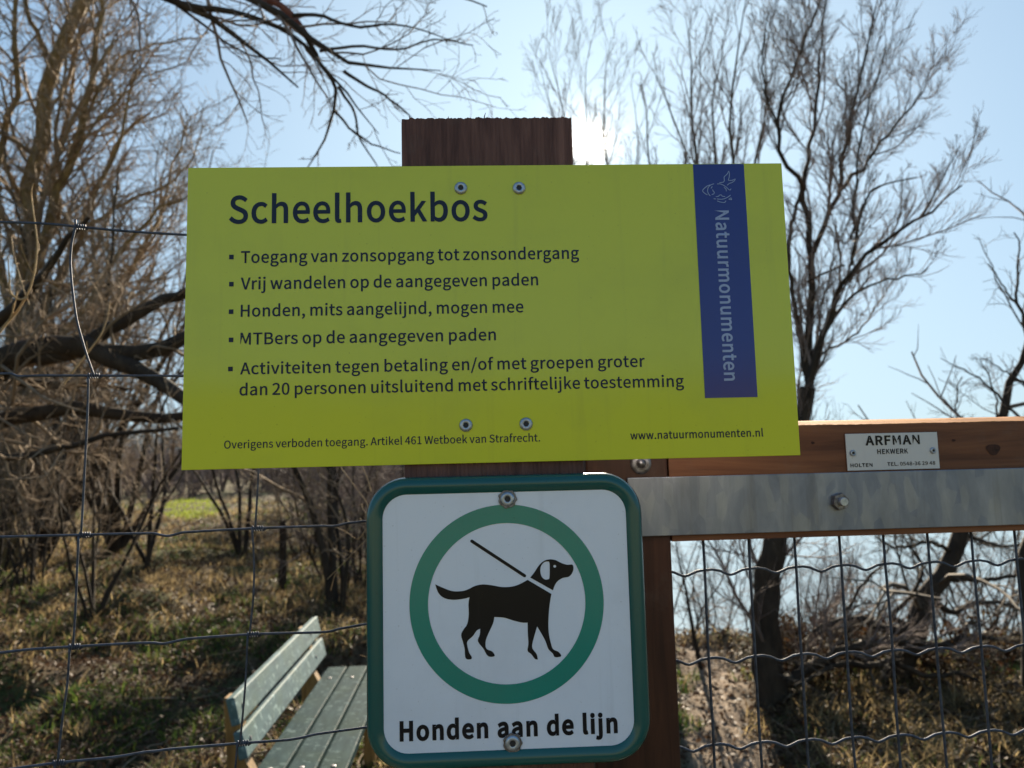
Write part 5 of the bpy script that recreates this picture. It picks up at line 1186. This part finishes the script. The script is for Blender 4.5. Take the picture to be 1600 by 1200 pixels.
# far wood closing the view on the left (reads as one mass)
def far_wood():
    rng = np.random.default_rng(77); Ls = []
    for i in range(150):
        y = rng.uniform(24, 48); px = rng.uniform(-250, 690)
        x = (px - 800) / F * y
        if y > bank_edge(np.array(x)) - 1 or (-14 < x < -2.5 and y < 37): continue
        Ls += grown_limbs(rng, (x, y, gz(x, y)), 5, rng.uniform(2.2, 4.2), .5, .05)
    for i in range(420):
        y = rng.uniform(38, 85); px = rng.uniform(-250, 690); x = (px - 800) / F * y
        if y < bank_edge(np.array(x)) - 1: Ls += grown_limbs(rng, (x, y, gz(x, y)), 5, rng.uniform(2.6, 4.6), .5, .05)
    P, R = limb_lines(Ls, 8)
    Vs, Qs, n = [], [], 0
    C, r1 = sprout(rng, P, R, 9, 6, tr=(.1, 1), ang=(20, 55), lr=(.25, .5), wob=.2, up=.04, rmin=.008)
    C2, r2 = sprout(rng, C, r1, 6, 5, tr=(.1, 1), ang=(20, 55), lr=(.3, .6), wob=.2, up=.02, rmin=.0065)
    for c_, r_ in ((P, R), (C, r1), (C2, r2)):
        V, Q = tubes(c_, r_, 3); Vs.append(V); Qs.append(Q + n); n += len(V)
    o = fast_mesh('distant_wood', np.concatenate(Vs), np.concatenate(Qs), M['twig_grey'])
    tag(o, 'hazy purplish mass of distant leafless woodland closing the clearing', 'woodland', kind='stuff')
far_wood()

# pale dry shoots near the fence
def shoots():
    L = [(pix([(-70,620),(-20,545),(0,516),(20,496),(44,464),(54,430),(60,390),(55,352),(48,300)], 1.7, 1.6), .0036, .0012),
         (pix([(44,464),(30,470),(15,458),(15,438),(12,400)], 1.65, 1.6), .0024, .001),
         (pix([(46,477),(34,444),(27,418),(20,392),(18,370)], 1.65, 1.75), .0017, .0009),
         (pix([(-70,640),(20,760),(36,700),(32,650),(22,600),(14,540),(12,470)], 1.9, 1.8), .0024, .001),
         (pix([(100,600),(122,570),(140,548),(160,520),(170,490),(172,470)], 1.8), .0026, .0010)]
    base = np.array([*at(-80, 700, 1.8)[:2], 0.0])
    for l in L[:1]: pass
    st = (np.array([base, base + [.02, 0, .6], base + [.05, 0, 1.1], at(-70, 630, 1.7)]), .005, .0036)
    st2 = (np.array([base + [.12, .1, 0], base + [.2, .1, .7], base + [.3, .1, 1.3], at(100, 600, 1.8)]), .005, .0026)
    lv = [dict(nc=5, n=6, tr=(.3, 1), ang=(25, 60), lr=(.1, .25), wob=.15, up=.02, rr=.6, rmin=.0006, s=4)]
    make_tree('dry_shoots', 'pale dry bramble shoots curving up at the left edge, close behind the wire fence', 'plant', tuple(base), [st] + L[:3] + L[4:], lv, M['stalk'], M['stalk'], 91, wob=.02, s=6)
shoots()
def weed():
    Y = 1.7; base = at(600, 900, Y); base[2] = 0
    L = [(np.vstack([base, base + [0.03, 0, .7], pix([(600,860),(588,790),(572,758),(548,738),(528,724)], Y)]), .0022, .0006),
         (pix([(580,768),(575,750),(566,728),(558,712)], Y), .001, .0005),
         (np.vstack([base + [.02, 0, .9], pix([(600,812),(572,842),(548,868),(528,893),(512,905)], Y)]), .0014, .0005),
         (pix([(590,800),(560,845),(540,830),(520,822)], Y), .001, .0005)]
    lv = [dict(nc=7, n=5, tr=(.5, 1), ang=(25, 70), lr=(.05, .14), wob=.15, up=.0, rr=.6, rmin=.0004, s=3)]
    make_tree('dead_weed', 'thin dead weed stalk poking out left of the dog sign', 'plant', tuple(base), L, lv, M['stalk'], M['stalk'], 92, wob=.02, s=5)
weed()

# ---------------------------------------------------------------- grass and fallen leaves
def blades(name, label, mat, pts, h, w, seed, lean=.35, tint=(0, 1), sun_lift=None):
    rng = np.random.default_rng(seed); n = len(pts)
    z = ground_z(pts[:, 0], pts[:, 1]); p = np.stack([pts[:, 0], pts[:, 1], z - .01], 1)
    a = rng.uniform(0, 2 * math.pi, n); side = np.stack([np.cos(a), np.sin(a), 0 * a], 1)
    ln = rng.normal(0, lean, (n, 2)); H = (h * rng.uniform(.45, 1.25, n))[:, None]
    up = norm(np.stack([ln[:, 0], ln[:, 1], np.ones(n)], 1)); up2 = norm(np.stack([ln[:, 0] * 2.6, ln[:, 1] * 2.6, np.ones(n) * .8], 1))
    mid = p + up * H * .55; tip = mid + up2 * H * .5; W = (np.broadcast_to(w, (n,)) * rng.uniform(.6, 1.3, n))[:, None]
    V = np.stack([p - side * W, p + side * W, mid + side * W * .75, mid - side * W * .75, tip], 1)
    b = np.arange(n)[:, None] * 5
    t = tint[0] + (tint[1] - tint[0]) * np.clip(rng.normal(.5, .25, n) , 0, 1)
    if sun_lift is not None: t = np.where(sun_lift, .82 + .18 * t, np.minimum(t, .8))
    o = fast_mesh(name, V.reshape(-1, 3), b + [0, 1, 2, 3], mat, tris=b + [3, 2, 4], attr={'tint': np.repeat(t, 5)})
    tag(o, label, 'grass', kind='stuff')
def wedge(rng, n, y0, y1, px0=-60, px1=1700):
    y = y0 * (y1 / y0) ** rng.uniform(0, 1, n); x = (rng.uniform(px0, px1, n) - 800) / F * y
    return np.stack([x, y], 1)
def patch(x, y, k=1.0, ph=0.0):
    return .5 + .25 * (np.sin(x * 1.9 * k + ph) + np.sin(y * 1.3 * k + 1.7 * ph + .7 * x)) + .12 * np.sin(5 * k * x + 4 * k * y + ph)
def scatter():
    rng = np.random.default_rng(9)
    P = wedge(rng, 330000, 1.6, 30); x, y = P.T
    land = y < bank_edge(x) - .1
    pd = path_d(x, y) > .24 + .1 * np.sin(7 * y) + .05 * np.sin(17 * y + 5 * x)
    px = x / y * F + 800
    green_like = np.clip(.08 + patch(x, y, 1, .4) * .9 + (.35 + .3 * sstep(-.3, -1.2, x)) * sstep(5.2, 3.2, y) - .25 * sstep(5, 9, y), 0, 1)
    gold = (px > 1110) & (y > 2.9) & (y < 5.4)
    green_like = np.where(gold, green_like * .15, green_like)
    bald = patch(x, y, 2.9, 5.0) < .38
    clear = (np.hypot((px - 300) / 45, (y - 24) / 7) < 1)  # clearing whose grass is tinted brighter, as painted sunlight
    u = rng.uniform(0, 1, len(x))
    g = land & pd & (((u < green_like * .85) & ~(bald & (x < -.4))) | clear)
    tuft = patch(x, y, 2.3, 2.0)
    d = land & pd & ~g & (rng.uniform(0, 1, len(x)) < (.12 + .72 * tuft * sstep(2.2, 5, y)) ) & ((rng.uniform(0, 1, len(x)) < .85) & ~(bald & (x < -.4) & (y < 7)) | gold)
    hh = .055 + .05 * patch(x[g], y[g], 3, 1)
    blades('green_grass', 'short green grass in patches over the woodland floor', M['green_blade'], P[g], hh * (1 + y[g] * .02), .0019 * (1 + y[g] * .22), 1, sun_lift=clear[g])
    hd = .05 + (.07 + .10 * sstep(5, 8, y[d])) * patch(x[d], y[d], 2, 3)
    blades('dry_grass', 'dry straw coloured grass over the clearing and the bank', M['dry_blade'], P[d], hd * (1 + y[d] * .015), .0016 * (1 + y[d] * .22), 2, lean=.5)
    L = wedge(rng, 210000, 1.6, 24); x, y = L.T; k = (y < bank_edge(x) + .6) & ((path_d(x, y) > .24) | (rng.uniform(0, 1, len(x)) < .35))
    L = L[k]; n = len(L); z = ground_z(L[:, 0], L[:, 1]) + rng.uniform(.004, .05, n)
    p = np.stack([L[:, 0], L[:, 1], z], 1)
    nr = norm(rng.normal(0, .55, (n, 3)) + [0, 0, 1]); a = norm(np.cross(nr, rng.normal(0, 1, (n, 3)))); b = np.cross(nr, a)
    s = (rng.uniform(.008, .022, n) * (1 + L[:, 1] * .05))[:, None]
    V = np.stack([p - a * s, p + b * s * .5 + nr * s * .2, p + a * s, p - b * s * .5 + nr * s * .2], 1)
    o = fast_mesh('fallen_leaves', V.reshape(-1, 3), np.arange(n * 4).reshape(-1, 4), M['leaf'], attr={'tint': np.repeat(np.clip(rng.beta(1.6, 2.6, n) * .8, 0, 1), 4)})
    tag(o, 'brown fallen leaves lying on the woodland floor', 'leaves', kind='stuff')
scatter()
def fallen_twigs():
    rng = np.random.default_rng(19); P = wedge(rng, 900, 2.0, 13); P = P[(P[:, 1] < bank_edge(P[:, 0]) - .2) & (path_d(P[:, 0], P[:, 1]) > .2)]
    n, k = len(P), 6
    a = rng.uniform(0, 2 * math.pi, n); ln = rng.uniform(.12, .75, n); C = []
    d = np.stack([np.cos(a), np.sin(a)], 1); p = P.copy()
    for j in range(k):
        C.append(np.stack([p[:, 0], p[:, 1], ground_z(p[:, 0], p[:, 1]) + .02 + .03 * rng.uniform(0, 1, n)], 1))
        d = d + rng.normal(0, .22, (n, 2)); d /= np.linalg.norm(d, axis=1)[:, None]; p = p + d * (ln / k)[:, None]
    r = rng.uniform(.002, .007, n)[:, None] * np.linspace(1, .4, k)[None]
    V, Q = tubes(np.stack(C, 1), r, 4)
    tag(fast_mesh('fallen_twigs', V, Q, M['twig']), 'fallen twigs and sticks lying in the grass', 'twigs', kind='stuff')
fallen_twigs()
def tussocks():
    rng = np.random.default_rng(23); C = np.vstack([wedge(rng, 300, 2.2, 16), wedge(rng, 90, 3.3, 5.2, 1120, 1640)]); x, y = C.T
    k = (y < bank_edge(x) - .3) & (path_d(x, y) > .42); C = C[k]
    m = 46; n = len(C); sz = rng.uniform(.6, 1.5, n)
    P = (C[:, None] + rng.normal(0, 1, (n, m, 2)) * (.05 * sz)[:, None, None]).reshape(-1, 2)
    blades('grass_tussocks', 'loose tussocks of long bleached winter grass', M['dry_blade'], P, np.repeat(.17 * sz, m), .0022 * (1 + P[:, 1] * .15), 5, lean=.75, tint=(.25, 1))
tussocks()
def green_tufts():
    rng = np.random.default_rng(29); C = np.vstack([wedge(rng, 90, 2.5, 3.7, 60, 430), wedge(rng, 40, 3.1, 4.6, 300, 620), wedge(rng, 30, 3.2, 4.2, 1120, 1500)])
    C = C[path_d(C[:, 0], C[:, 1]) > .4]
    m = 60; n = len(C); sz = rng.uniform(.6, 1.4, n)
    P = (C[:, None] + rng.normal(0, 1, (n, m, 2)) * (.06 * sz)[:, None, None]).reshape(-1, 2)
    blades('green_tufts', 'fresh green tufts of grass beside the bench and along the path', M['green_blade'], P, np.repeat(.10 * sz, m), .0024, 6, lean=.55, tint=(.35, .95))
green_tufts()
